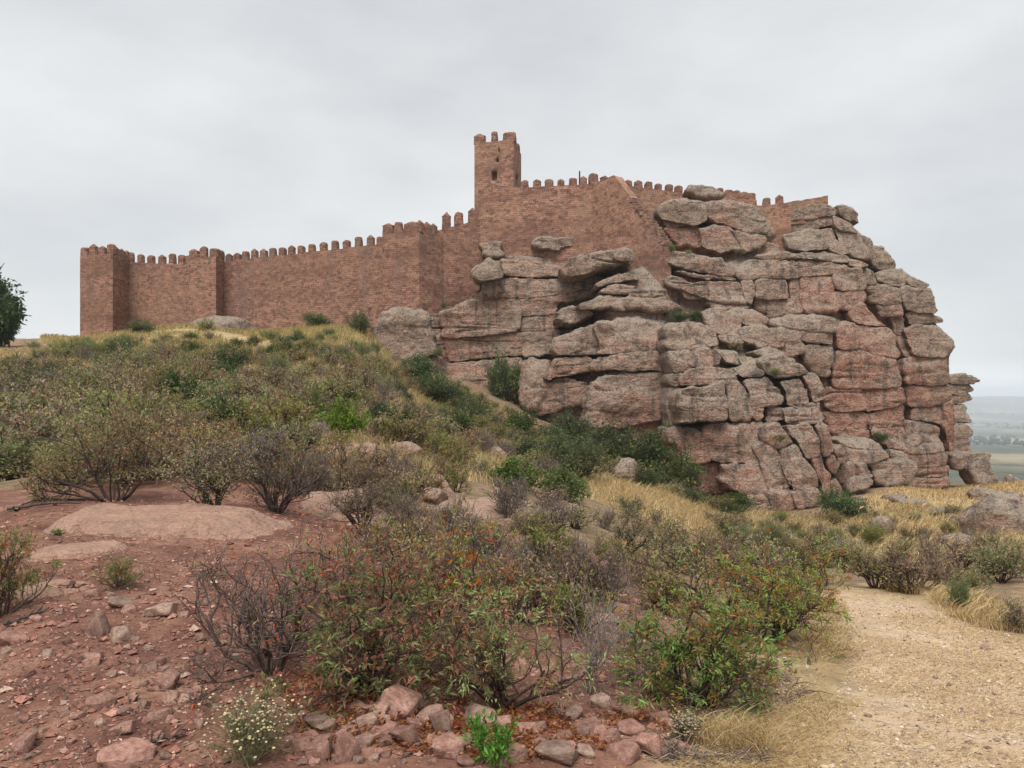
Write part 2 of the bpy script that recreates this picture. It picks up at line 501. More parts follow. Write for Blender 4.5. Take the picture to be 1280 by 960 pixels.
def ground_z(X, Y, det=True):
    X = np.atleast_1d(np.asarray(X, float)); Y = np.atleast_1d(np.asarray(Y, float))
    q = warp(X, Y)
    z = np.empty(len(X))
    for a in range(0, len(X), 40000):
        s = slice(a, a + 40000)
        d2 = ((q[s, None, :] - wp[None, :, :])**2).sum(-1)
        z[s] = tps(d2) @ Wt[:nC] + Wt[nC] + q[s] @ Wt[nC+1:]
    r = np.sqrt(X*X + Y*Y)
    w = smooth(100, 190, r)
    z = np.clip(z, -14, 12) * (1 - w) + far_profile(X, Y) * w
    if det:
        p3 = np.stack([X, Y, 0*X], 1)
        z = z + 0.05 * fbm(p3 * 0.9, 4, 3, 0.55) * smooth(1.0, 3.0, r)
        z = z + 0.22 * fbm(p3 * 0.22, 3, 21) * smooth(9, 26, r)
    return z
def hit(px, py, dmin=2.2, dmax=130):
    D = np.geomspace(dmin, dmax, 420)
    X = PX(px, D); Z = PZ(py, D)
    g = ground_z(X, D)
    below = np.nonzero(Z < g)[0]
    if len(below) == 0: return None
    i = below[0]
    if i == 0: return np.array((X[0], D[0], g[0]))
    t = (Z[i-1]-g[i-1]) / ((Z[i-1]-g[i-1]) - (Z[i]-g[i]) + 1e-9)
    d = D[i-1] + (D[i]-D[i-1]) * t
    return np.array((PX(px, d), d, float(ground_z(PX(px, d), d)[0])))
def poly_xy(pts):
    r = []
    for q in pts:
        if len(q) == 3: r.append((PX(q[0], q[2]), q[2]))
        else:
            h = hit(*q)
            if h is not None: r.append((h[0], h[1]))
    return np.array(r)
def inside(poly, X, Y):
    c = np.zeros(len(X), bool)
    j = len(poly) - 1
    for i in range(len(poly)):
        xi, yi = poly[i]; xj, yj = poly[j]
        m = ((yi > Y) != (yj > Y)) & (X < (xj - xi) * (Y - yi) / (yj - yi + 1e-12) + xi)
        c ^= m; j = i
    return c
def pdist(poly, X, Y):
    d = np.full(len(X), 1e9)
    for i in range(len(poly)):
        a, b_ = poly[i-1], poly[i]
        ab = b_ - a
        t = np.clip(((X-a[0])*ab[0] + (Y-a[1])*ab[1]) / (ab@ab + 1e-12), 0, 1)
        d = np.minimum(d, np.hypot(X - a[0] - t*ab[0], Y - a[1] - t*ab[1]))
    return d
def mask(poly, X, Y, soft):
    d = pdist(poly, X, Y)
    s = np.where(inside(poly, X, Y), d, -d)
    return np.clip(0.5 + 0.5 * s / soft, 0, 1)
PATH = poly_xy([(1000,958),(1035,890),(1055,840),(1058,790),(1046,762),(1030,742,9.2),(1060,738,10.0),(1130,745),(1195,770),(1279,800),(1400,900,4.5),(1700,960,2.5),(960,960,2.2)])
SOIL = poly_xy([(840,960,1.0),(850,958),(870,900),(800,760),(800,700),(700,680),(560,690),(440,640),(330,600),(0,612),(-300,650,9),(-600,950,2.5),(-600,960,1.0)])
GOLD = [poly_xy(q) for q in (
  [(730,598),(800,598),(900,635),(985,668),(960,690),(860,665),(770,640)],
  [(1030,640),(1060,0,56),(1120,0,62),(1190,0,72),(1290,0,84),(1300,0,40),(1270,700),(1150,690),(1050,680)],
  [(590,530),(640,555),(700,590),(650,600),(600,560)],
  [(50,0,88),(140,0,84),(300,0,79),(462,0,71),(475,0,60),(420,0,50),(330,0,50),(60,0,50)],
  [(465,0,69),(560,0,66),(620,0,63),(700,0,60),(650,0,46),(560,0,46),(480,0,56)],
  [(835,957),(900,890),(960,850),(1000,800),(1030,745,9.2),(1060,775),(1085,860),(1075,957)],
  [(1290,0,8.5),(1420,0,5.6),(1800,0,3.4),(2600,0,2.5),(2600,0,8),(1700,0,16),(1290,0,16)],
  [(1040,738),(1140,725),(1210,740),(1279,770),(1279,800),(1180,760)])]

def build_ground():
    ang = np.concatenate([np.linspace(-180, -62, 26)[:-1], np.linspace(-62, -40, 30)[:-1], np.linspace(-40, 40, 400)[:-1], np.linspace(40, 62, 30)[:-1], np.linspace(62, 180, 26)])
    a = np.radians(ang)
    r = np.concatenate([[0.05, 0.4, 0.9], np.geomspace(1.5, 9, 210), np.geomspace(9.05, 110, 250)[0:], np.geomspace(113, 10800, 110)])
    R, Aa = np.meshgrid(r, a, indexing='ij')
    X = (R * np.sin(Aa)).ravel(); Y = (R * np.cos(Aa)).ravel()
    Z = ground_z(X, Y)
    ni, nj = len(r), len(a)
    ii, jj = np.meshgrid(np.arange(ni-1), np.arange(nj-1), indexing='ij')
    k = (ii*nj + jj).ravel()
    quads = np.stack([k, k+1, k+nj+1, k+nj], 1)[:, ::-1]
    rr = R.ravel()
    near = rr < 130
    path = np.zeros(len(X)); soil = np.zeros(len(X)); gold = np.zeros(len(X))
    path[near] = mask(PATH, X[near], Y[near], 0.35)
    soil[near] = mask(SOIL, X[near], Y[near], 0.8)
    for g in GOLD:
        gold[near] = np.maximum(gold[near], mask(g, X[near], Y[near], .7 if g[:, 1].max() < 11 else 1.2))
    v = np.stack([X, Y, Z], 1)
    me = mk_mesh('ground', v, quads=quads, mat=M_GROUND, attrs={'path': path, 'soil': soil, 'gold': gold, 'far': smooth(120, 300, rr)})
    o = link('ground', me, kind='structure')
    o['label'] = 'red earth, dry grass and pale track running up to the crag'
build_ground()

# ------------------------------------------------------------------ the crag: traced sandstone blocks
# distance, depth, redness : outline as bearings
BLOCKS = '''
70 8 .15:459,430 478,390 506,386 535,390 539,412 545,442 520,447 495,452 470,458
70.3 7 .3:488,453 545,446 556,456 562,484 525,486
70.5 9 .35:548,391 575,378 600,376 650,374 652,395 648,413 600,420 556,422 550,405
70.4 9 .4:556,423 600,420 648,415 655,430 650,446 625,444 565,452 556,440
70 9 .5:558,455 600,450 650,447 655,470 650,497 610,506 560,486
67 8 .5:650,448 690,447 688,465 680,495 668,520 650,505
69 4 .1:588,334 598,328 612,322 624,323 627,335 626,345 608,348 590,347
72 5 .2:600,304 626,302 628,318 624,321 605,320 602,312
71 6 .6:627,324 660,327 700,330 708,336 712,346 660,348 630,344
70 8 .35:604,352 640,346 690,346 720,345 745,340 748,350 740,360 710,366 660,372 620,374 600,375 603,362
70 8 .45:600,376 660,372 710,366 745,361 752,366 735,374 700,378 690,392 650,395 650,378
70.8 8 .2:652,396 690,394 700,393 698,410 690,412 650,413
70.1 8 .4:648,415 700,411 698,425 690,443 655,446
73.7 3 0:664,300 672,297 700,297 716,297 714,308 700,313 675,313 665,308
73.0 3 .05:718,296 735,296 748,299 742,308 738,313 722,311
66.5 6 .25:701,332 712,322 735,318 760,315 775,319 785,323 786,331 765,332 740,340 715,347 703,341
66 4 .1:768,320 782,309 790,314 788,329 775,326
66 6 .25:745,355 765,344 785,340 798,347 796,351 770,352 750,359
65 6 .3:752,363 765,357 790,355 793,359 785,368 760,366
64 7 .15:720,382 740,374 760,369 778,369 784,375 780,388 760,383 738,386 725,388
63.5 7 .2:785,372 795,361 815,360 835,364 840,375 855,384 840,388 800,385 786,383
66.5 5 .1:696,388 715,382 735,385 738,395 720,402 705,405 697,398
64 8 .25:692,425 705,417 735,406 745,404 750,420 745,442 700,444 692,438
63 8 .45:742,405 770,398 800,398 825,402 832,410 831,428 822,437 780,440 748,442 750,425
59 7 .25:833,410 840,405 870,403 885,403 895,411 898,420 895,430 870,434 845,437 835,435
64.5 7 .6:694,450 705,447 738,446 740,463 715,467 695,470 690,475 682,472
62.5 8 .4:738,455 745,448 780,443 825,441 838,444 838,460 828,466 815,462 790,463 770,461 745,465 739,460
64.5 7 .4:672,492 682,477 705,475 736,476 735,490 728,505 700,514 672,520 666,505
62 9 .4:739,478 760,470 790,467 825,465 838,466 838,500 832,520 800,529 778,532 745,534 729,530 735,500
62.6 8 .7:790,531 832,523 838,562 800,574 786,552
62.7 7 .75:742,538 770,535 785,548 790,572 760,572 738,560
58.3 6 .2:833,505 838,484 848,480 853,490 850,520 850,530 838,532 835,520
58.5 6 .3:840,470 850,464 853,466 853,478 845,484 838,482
57.5 6 .25:839,447 843,440 860,440 868,443 865,455 858,463 845,465 841,458
57 6 .25:868,442 880,437 895,438 905,447 895,455 880,458 867,455
56.3 7 .2:853,477 865,463 885,459 910,460 925,467 910,477 885,482 870,481 855,481
55 9 .12:852,492 860,486 885,481 910,474 912,500 911,523 900,524 870,528 853,530 851,515
55.2 9 .18:911,474 922,470 937,486 938,505 942,518 930,523 912,523
57 6 .4:838,540 850,536 855,545 850,553 838,553
55.6 7 .65:852,543 865,537 878,541 884,555 888,575 875,579 855,578 852,560
55.1 8 .4:880,540 900,530 938,533 942,550 946,565 952,577 930,579 905,578 890,572 884,556
54.8 8 .6:908,580 950,578 956,592 959,610 945,618 915,616 905,602
57 6 .95:862,580 905,580 912,616 866,618
54 6 .55:934,622 960,620 963,637 945,642 928,636
54 6 .65:962,619 990,616 997,632 985,640 967,639
54 6 .45:992,614 1025,610 1032,627 1015,635 998,634
54.5 7 .25:945,560 955,557 970,560 976,575 980,592 990,608 985,614 962,616 958,600 952,580
55.6 6 .4:940,532 955,530 953,550 948,560 941,548
55 7 .35:957,535 975,531 990,545 994,553 975,558 960,550
54.8 7 .4:978,560 998,556 1004,570 990,577 980,572
54.2 7 .45:980,580 995,574 1010,578 1020,590 1029,610 1010,612 992,612 982,595
55.5 7 .4:985,533 1005,528 1020,534 1028,550 1028,568 1010,572 1003,565 1000,550 990,546
55.4 7 .4:1014,574 1030,572 1038,590 1044,614 1032,624 1028,605 1020,588
56 6 .3:1020,534 1035,530 1044,548 1046,566 1035,569 1029,566 1028,550
57 6 .2:922,460 935,455 955,463 954,471 930,471
56.5 7 .25:930,475 945,471 965,474 978,488 981,500 975,506 955,507 940,500
55.8 6 .25:938,490 950,488 958,497 955,508 945,510 938,503
56 6 .4:940,510 957,508 955,518 948,522 940,518
56.5 6 .3:957,510 975,507 977,525 958,528
57.2 8 .15:952,450 968,443 985,441 1002,454 1015,466 1000,470 975,473 962,465
56.8 8 .15:975,475 1000,472 1010,485 1012,502 995,510 982,505 981,492
57.2 8 .15:1002,470 1016,466 1028,482 1030,497 1013,502 1010,486
57 8 .2:980,508 1000,511 1028,500 1032,524 1010,530 983,528
58.4 6 .2:893,437 910,440 930,446 928,455 908,452
58 6 .2:925,447 945,449 953,458 945,463 928,457
59.2 6 .15:945,440 965,438 980,442 970,446 950,444
62 8 .35:880,388 900,385 915,390 928,402 926,412 905,418 885,410
62.2 8 .4:905,390 940,386 958,400 947,409 925,403
61 8 .25:925,408 945,405 965,412 985,425 978,434 950,432 928,425
60.5 6 .1:898,420 925,418 928,429 903,428
62 7 .25:955,430 985,428 1003,442 985,444 960,438
74 4 .1:858,240 862,232 880,231 895,238 903,245 890,247 870,246
69.5 8 .05:824,254 835,249 870,247 882,252 888,260 880,275 865,280 845,275 828,272
70.5 7 .3:830,275 860,273 862,282 835,284
71 7 1:832,285 870,284 880,295 875,310 850,308 835,295
69.8 9 .45:884,251 905,250 930,252 952,262 955,278 935,275 905,280 888,270
69.5 9 .45:915,265 952,275 957,290 940,293 915,283 905,280
69 9 .6:880,282 910,282 922,295 928,312 900,316 882,312 876,300
69.1 9 .45:915,284 940,293 958,295 958,305 945,312 930,313 922,297
70 9 .2:985,262 1000,256 1020,253 1040,256 1048,262 1045,269 1010,273 985,276
70.5 9 .15:985,278 1010,271 1045,270 1052,278 1035,283 1000,290 987,291
69 9 .08:982,295 1000,288 1030,283 1041,282 1044,295 1035,310 1005,315 985,313
69.5 9 .05:1047,280 1055,277 1075,285 1085,300 1087,322 1075,323 1060,317 1050,305
69.2 9 .1:1046,266 1060,274 1070,282 1075,291 1050,288 1045,278
72 8 .05:1046,258 1062,259 1069,268 1072,280 1060,277 1048,268
72 7 .1:1078,296 1086,300 1089,315 1086,326 1078,315
69.3 9 .3:1036,283 1046,284 1050,300 1066,316 1050,319 1036,313
68 9 .1:943,322 965,317 990,315 1040,313 1060,318 1065,326 1055,329 1010,323 960,327
68 9 .05:1064,322 1078,324 1088,330 1080,334 1066,331
66.5 10 .12:922,331 945,326 980,324 1040,325 1055,330 1050,340 1030,343 990,345 950,348 935,343
66.3 7 .2:918,332 935,330 950,346 935,349 922,345
66.8 9 .25:1050,331 1080,333 1083,345 1083,362 1050,362 1046,345
66.7 9 .7:1045,363 1083,361 1081,378 1070,386 1045,383
66 9 .3:828,322 845,313 880,322 905,323 915,335 918,345 895,346 870,338 845,331 828,329
66 8 .25:845,338 885,342 915,344 920,350 900,350 865,346
65 9 .25:830,346 855,344 868,352 900,350 922,352 930,365 932,378 905,378 880,370 855,362 833,354
65.5 7 .15:848,362 880,358 885,372 860,372
64.5 7 .3:885,378 910,375 934,384 927,389 895,388
66 8 .3:930,352 942,350 945,362 938,378 930,375
67 9 .15:945,350 985,349 987,372 965,373 945,372
67.2 9 .5:986,350 1002,350 1002,376 986,375
66.9 9 1:1002,345 1022,344 1044,344 1045,366 1044,388 1015,394 1003,389
67.3 9 .25:945,374 1000,374 1003,389 985,396 960,396 945,387
64.5 9 .2:965,402 985,396 1020,394 1047,396 1048,408 1045,415 1010,412 985,410 968,408
64.3 9 .2:983,412 1045,416 1044,430 1020,428 1000,425 985,420
64 9 .15:1008,430 1043,432 1042,450 1037,470 1022,471 1005,452
63.5 8 .3:958,413 985,412 1000,426 1012,434 1000,442 975,434
66 9 .95:1044,412 1060,403 1072,402 1072,434 1050,436 1044,430
66.3 9 .75:1066,382 1080,376 1100,395 1112,408 1090,405 1068,402
65.6 9 .7:1072,406 1110,408 1122,415 1126,440 1120,447 1095,442 1073,434
65.8 9 .95:1048,438 1063,438 1064,484 1044,484 1042,470
65.6 9 .95:1063,438 1088,440 1092,460 1090,485 1065,484
65 9 .5:1086,445 1100,445 1120,450 1130,468 1128,483 1090,485
65.5 9 .95:1028,485 1078,486 1082,513 1040,514 1028,500
65.2 9 .75:1079,486 1130,484 1134,500 1118,508 1085,515
65.4 9 .95:1030,514 1082,514 1086,546 1052,552 1035,537
65.2 9 .8:1084,516 1120,509 1136,508 1138,516 1133,562 1110,560 1088,546
72 8 .1:1088,310 1105,308 1110,318 1114,338 1100,339 1086,326
71 8 .08:1093,341 1115,338 1128,335 1133,346 1125,357 1105,356 1094,351
69 8 .2:1080,337 1095,340 1096,354 1080,354
69.5 8 .1:1083,356 1100,353 1112,358 1128,362 1128,379 1105,381 1086,376
69.3 8 .3:1094,380 1110,378 1130,380 1131,394 1110,396 1098,393
70 8 .15:1127,360 1145,358 1168,362 1175,385 1170,391 1150,389 1130,386
70 3 .05:1136,350 1142,347 1155,350 1163,355 1158,359 1140,358
70.5 8 .35:1128,391 1165,393 1176,399 1178,404 1160,406 1133,406
69 8 .2:1134,410 1150,405 1175,404 1190,418 1196,430 1194,437 1180,445 1150,445 1140,437
70 8 .25:1110,394 1132,396 1131,420 1139,435 1138,447 1124,442 1115,412
69.3 8 .45:1128,449 1145,447 1185,448 1190,460 1192,479 1165,481 1130,480
69.6 8 .65:1130,482 1165,482 1192,482 1193,497 1165,507 1133,508
70 8 .4:1137,510 1175,507 1180,530 1160,526 1137,524
69.9 8 .85:1178,506 1194,500 1195,560 1186,564 1180,532
69 8 .25:1135,530 1150,525 1182,535 1185,563 1160,566 1128,566 1132,545
68.8 8 .4:1126,567 1186,564 1188,581 1160,584 1126,581
68.9 8 .65:1126,583 1190,582 1194,608 1160,616 1128,606
62 6 .25:1050,552 1060,548 1080,545 1108,556 1113,573 1085,578 1060,577
64 5 .2:1113,562 1125,566 1128,574 1117,577
62 6 .25:1085,580 1115,576 1125,578 1138,606 1115,611 1098,607 1090,592
62 5 .2:1127,580 1135,577 1146,580 1149,592 1140,602 1132,595
58 6 .4:1040,560 1050,558 1061,570 1058,578 1046,579
57 6 .55:1032,574 1045,570 1054,580 1045,591 1036,586
60 5 .25:1040,590 1065,580 1076,590 1065,601 1045,602
61 5 .45:1066,579 1082,581 1093,595 1075,599
59 5 .15:1060,600 1075,596 1090,597 1098,608 1080,615 1062,614
57 5 .65:1038,602 1050,602 1061,622 1043,626
82 6 .2:1186,470 1205,467 1222,472 1229,476 1215,480 1190,480
82.3 6 .2:1186,480 1213,480 1216,487 1205,495 1186,493
82.4 6 .2:1186,494 1210,490 1212,500 1186,506
82 6 .25:1186,505 1212,506 1213,528 1186,526
81.5 6 .35:1186,525 1205,525 1216,540 1212,548 1186,549
81 6 .3:1186,550 1214,546 1218,566 1186,568
73 3 .25:1184,566 1200,563 1222,566 1237,568 1232,580 1215,585 1195,587 1186,580
71.5 2.2 .05:1217,585 1232,572 1240,567 1246,590 1252,612 1247,622 1229,620
'''
def chaikin(p, n=1):
    for _ in range(n):
        q = np.roll(p, -1, axis=0)
        p = np.stack([p*0.88 + q*0.12, p*0.12 + q*0.88], 1).reshape(-1, 2)
    return p
def resample(p, step):
    q = np.vstack([p, p[:1]])
    seg = np.linalg.norm(np.diff(q, axis=0), axis=1)
    cum = np.concatenate([[0], np.cumsum(seg)])
    n = max(20, int(cum[-1] / step))
    t = np.linspace(0, cum[-1], n, endpoint=False)
    return np.stack([np.interp(t, cum, q[:, 0]), np.interp(t, cum, q[:, 1])], 1)
S_FRONT = np.array([0.12, 0.25, 0.38, 0.5, 0.61, 0.71, 0.80, 0.87, 0.925, 0.965, 0.99])
def rock_disp(v, n, amp=1.0, seed=0, strata=1.0):
    st = v * np.array([0.09, 0.09, 0.80])
    d = 0.17 * fbm(v * 0.38, 4, 40 + seed % 7, 0.5)
    a = fbm(st + 3.1 * (seed % 5), 3, 77, 0.55)
    d += strata * 0.07 * np.clip(a * 2.2, -1, 1)
    gate = smooth(-.15, .35, vnoise(v * np.array([.16, .16, .3]), 91))
    d -= strata * 0.24 * gate * np.exp(-(a / 0.05)**2)
    d -= 0.10 * gate * np.exp(-(vnoise(v * np.array([0.45, 0.45, 0.12]), 5) / 0.05)**2)
    d += 0.07 * fbm(v * 2.1, 3, 3, .6)
    d += 0.10 * (0.35 - np.abs(fbm(v * np.array([.5, .5, .8]), 3, 61)))
    return d * amp
_rb = random.Random(5)
def parse_blocks():
    r = []
    for ln in BLOCKS.strip().split('\n'):
        h, pp = ln.split(':')
        D, T, red = [float(q) for q in h.split()]
        pts = np.array([[float(u) for u in q.split(',')] for q in pp.split()])
        D += _rb.uniform(-1, 1)*(.5 if pts[:, 0].mean() < 1035 else .2)
        r.append((D, T, red, pts))
    return r
BL = parse_blocks()
B_c = np.array([b_[3].mean(0) for b_ in BL]); B_d = np.array([b_[0] for b_ in BL]); B_r = np.array([b_[2] for b_ in BL])
B_lo = np.array([b_[3].min(0) for b_ in BL]); B_hi = np.array([b_[3].max(0) for b_ in BL])
def field(px, py, vals, D, sig, dtol=3.0):
    """value of the rock at a bearing, blended from the blocks around it that lie at a similar distance"""
    w = np.exp(-((px[:, None]-B_c[:, 0])**2 + (py[:, None]-B_c[:, 1])**2)/(2*sig*sig))*np.exp(-((B_d-D)/dtol)**2)[None] + 1e-12
    return (w @ vals)/w.sum(1)
def rock_block(i, step=0.17):
    D, T, red, pts = BL[i]
    rg = np.random.default_rng(100 + i)
    p = pts.copy()
    area = 0.5*np.sum(p[:, 0]*np.roll(p[:, 1], -1)-np.roll(p[:, 0], -1)*p[:, 1])
    if area < 0: p = p[::-1]
    p = resample(chaikin(p, 1), step*F/D)
    n = len(p)
    near = np.full(n, 99.0)
    for j in range(len(BL)):
        if j == i or abs(B_d[j]-D) > 2.2: continue
        if (B_lo[j] > B_hi[i]+12).any() or (B_hi[j] < B_lo[i]-12).any(): continue
        near = np.minimum(near, np.where(inside(BL[j][3], p[:, 0], p[:, 1]), 0.0, pdist(BL[j][3], p[:, 0], p[:, 1])))
    fused = smooth(9.0, 4.5, near) if False else 1 - smooth(6.0, 11.0, near)
    k5 = np.ones(5)/5
    fused = np.convolve(np.concatenate([fused[-2:], fused, fused[:2]]), k5, 'valid')
    c = p.mean(0)
    g = p - c; gl = np.linalg.norm(g, axis=1)
    p = c + g*(1 + (fused*(np.minimum(near, 7)*.5 + .8) + (1-fused)*1.4)/gl)[:, None]
    w = np.stack([PX(p[:, 0], D), PZ(p[:, 1], D)], 1)
    q3 = np.stack([w[:, 0], np.full(n, D), w[:, 1]], 1)
    c = w.mean(0)
    lo, hi = w.min(0), w.max(0); best = None
    for fx in np.linspace(.2, .8, 13):
        for fz in np.linspace(.2, .8, 9):
            cc = lo + (hi-lo)*np.array((fx, fz))
            a_ = w - cc; b__ = np.roll(w, -1, axis=0) - cc
            dist = (a_[:, 0]*b__[:, 1] - a_[:, 1]*b__[:, 0]) / (np.linalg.norm(b__ - a_, axis=1) + 1e-9)
            dist = np.sort(dist * np.sign(dist.sum()))
            m = dist[:3].mean() - 0.25*np.linalg.norm((cc - c)/(hi-lo))
            if best is None or m > best[0]: best = (m, cc)
    c = best[1]
    r = w - c
    rad = np.linalg.norm(r, axis=1)
    w = c + r * (1 + (0.17 - .10*fused)[:, None] * fbm(q3 * 1.5, 4, i, .6)[:, None] / np.maximum(rad[:, None], 0.6))
    r = w - c
    rad = np.linalg.norm(r, axis=1)
    lim = 0.36 * np.percentile(rad, 20)
    upw = np.clip(r[:, 1]/rad, -1, 1)      # upper edges are worn round, lower edges stay sharp
    Rv = np.minimum((fused*0.09 + (1-fused)*0.46)*(1 + .45*upw) + .12*np.maximum(upw, 0), lim)
    cxp = pts[:, 0].mean()
    gt = (cxp - 945)/95*.36 if D < 58.6 else .2 if cxp > 1126 else -.06 if cxp > 1040 else -.1 if cxp < 700 else 0.0
    tx = gt + rg.uniform(-0.05, 0.05); tz = rg.uniform(0.02, 0.12)
    def back(xz):
        px = 640 + xz[:, 0]/D*F; py = HY - xz[:, 1]/D*F
        return np.clip(field(px, py, B_d, D, 22.0) - D, -.6, .6)*.8 + tx*(xz[:, 0]-c[0])*.6 + tz*(xz[:, 1]-c[1])
    rings = []
    kk = max(7, int(np.percentile(rad, 90)*.86/.2))
    for s in np.concatenate([np.linspace(0, .86, kk+1)[1:], [.915, .955, .985]]):
        d = np.minimum((1 - s) * rad / Rv, 1)
        xz = c + r * s
        off = Rv * (1 - np.sqrt(np.maximum(0, 1 - (1 - d)**2))) + .06*s*s
        rings.append(np.stack([xz[:, 0], D + off + back(xz), xz[:, 1]], 1))
    for f, sc in ((0.0, 1.0), (0.12, 1.0), (0.3, 0.995), (0.6, 0.98), (1.0, 0.9)):
        xz = c + r * sc
        rings.append(np.stack([xz[:, 0], D + .06 + Rv + f*T + back(xz), xz[:, 1]], 1))
    c1 = c[None]
    v = np.vstack([[[c[0], D + back(c1)[0], c[1]]]] + rings + [[[c[0], D + T + .5, c[1]]]])
    nr = len(rings)
    j = np.arange(n); jn = (j + 1) % n
    tri = [np.stack([np.zeros(n, int), 1 + jn, 1 + j], 1)]
    last = len(v) - 1; base = 1 + (nr - 1) * n
    tri.append(np.stack([np.full(n, last), base + j, base + jn], 1))
    quads = []
    for k in range(nr - 1):
        a = 1 + k * n; b_ = a + n
        quads.append(np.stack([a + j, a + jn, b_ + jn, b_ + j], 1))
    tri = np.vstack(tri); quads = np.vstack(quads)
    nn = vnormals(v, quads, tri)
    if nn[0, 1] > 0:
        tri = tri[:, ::-1]; quads = quads[:, ::-1]; nn = -nn
    size = np.percentile(rad, 30)
    v = v + nn * (rock_disp(v, nn, min(1.0, 0.4 + size * 0.4)))[:, None]
    px = 640 + v[:, 0]/v[:, 1]*F; py = HY - v[:, 2]/v[:, 1]*F
    redv = .55*red + .45*field(px, py, B_r, D, 16.0, 6.0)
    return v, tri, quads, redv

crag = empty('sandstone_crag', (18, 75, -9))
crag['kind'] = 'structure'
crag['label'] = 'tall layered sandstone crag of grey and red blocks under the castle'
CO = np.array((18.0, 75.0, -9.0))
for i in range(len(BL)):
    v, tri, quads, redv = rock_block(i)
    loc = v.mean(0)
    me = mesh_at('rock_block', v, loc, tris=tri, quads=quads, mat=M_CRAG, attrs={'red': redv})
    link('rock_block', me, crag, loc=tuple(loc - CO))

def build_core():
    top = np.array([(455,420),(480,398),(545,392),(575,384),(600,360),(602,325),(640,320),(700,320),(760,310),(830,300),(832,262),(862,250),(905,254),(950,266),(985,268),(1030,262),(1060,272),(1080,305),(1088,335),(1110,360),(1128,368),(1165,372),(1170,400),(1188,430),(1186,500)], float)
    bot = np.array([(455,470),(500,475),(560,505),(620,535),(700,575),(780,610),(860,650),(950,665),(1050,655),(1120,635),(1186,630)], float)
    cx = np.array([np.mean(b[3], 0)[0] for b in BL if b[0] < 80]); cy = np.array([np.mean(b[3], 0)[1] for b in BL if b[0] < 80])
    cd = np.array([b[0] for b in BL if b[0] < 80])
    xs = np.arange(456, 1187, 3.2); nt = 150
    t = np.linspace(0, 1, nt)
    PXs = np.repeat(xs[:, None], nt, 1)
    ty = np.interp(xs, top[:, 0], top[:, 1]); by = np.interp(xs, bot[:, 0], bot[:, 1])
    PYs = ty[:, None] + (by - ty)[:, None] * t[None, :]
    fx, fy = PXs.ravel(), PYs.ravel()
    d2 = (fx[:, None] - cx)**2 + ((fy[:, None] - cy) * 1.4)**2
    w = np.exp(-d2 / (2 * 17.0**2)) + 1e-6 / (d2 + 50)
    w = w * np.exp(cd / 0.9 - cd.max() / 0.9)[None, :]
    Dm = (w @ cd) / w.sum(1) + 0.75
    v = np.stack([PX(fx, Dm), Dm, PZ(fy, Dm)], 1)
    dd = rock_disp(v, None, 1.5, 0, 1.6)
    v[:, 1] -= dd
    nx = len(xs)
    back = v.reshape(nx, nt, 3).copy()
    back[:, :, 1] += 16.0
    vv = np.vstack([v, back.reshape(-1, 3)])
    ii, jj = np.meshgrid(np.arange(nx-1), np.arange(nt-1), indexing='ij')
    k = (ii*nt + jj).ravel()
    q = np.stack([k, k+1, k+nt+1, k+nt], 1)
    N = nx*nt
    qs = [q, (q + N)[:, ::-1]]
    j = np.arange(nt-1); i = np.arange(nx-1)
    qs.append(np.stack([j, j+N, j+1+N, j+1], 1))
    o2 = (nx-1)*nt
    qs.append(np.stack([o2+j, o2+j+1, o2+j+1+N, o2+j+N], 1))
    qs.append(np.stack([i*nt, (i+1)*nt, (i+1)*nt+N, i*nt+N], 1))
    qs.append(np.stack([i*nt+nt-1, i*nt+nt-1+N, (i+1)*nt+nt-1+N, (i+1)*nt+nt-1], 1))
    rf = np.clip(field(fx, fy, B_r, 65.0, 18.0, 99.0) + .1, 0, 1)
    me = mesh_at('rock_mass', vv, CO, quads=np.vstack(qs), mat=M_CRAG, attrs={'red': np.concatenate([rf, rf])})
    link('rock_mass', me, crag)
build_core()

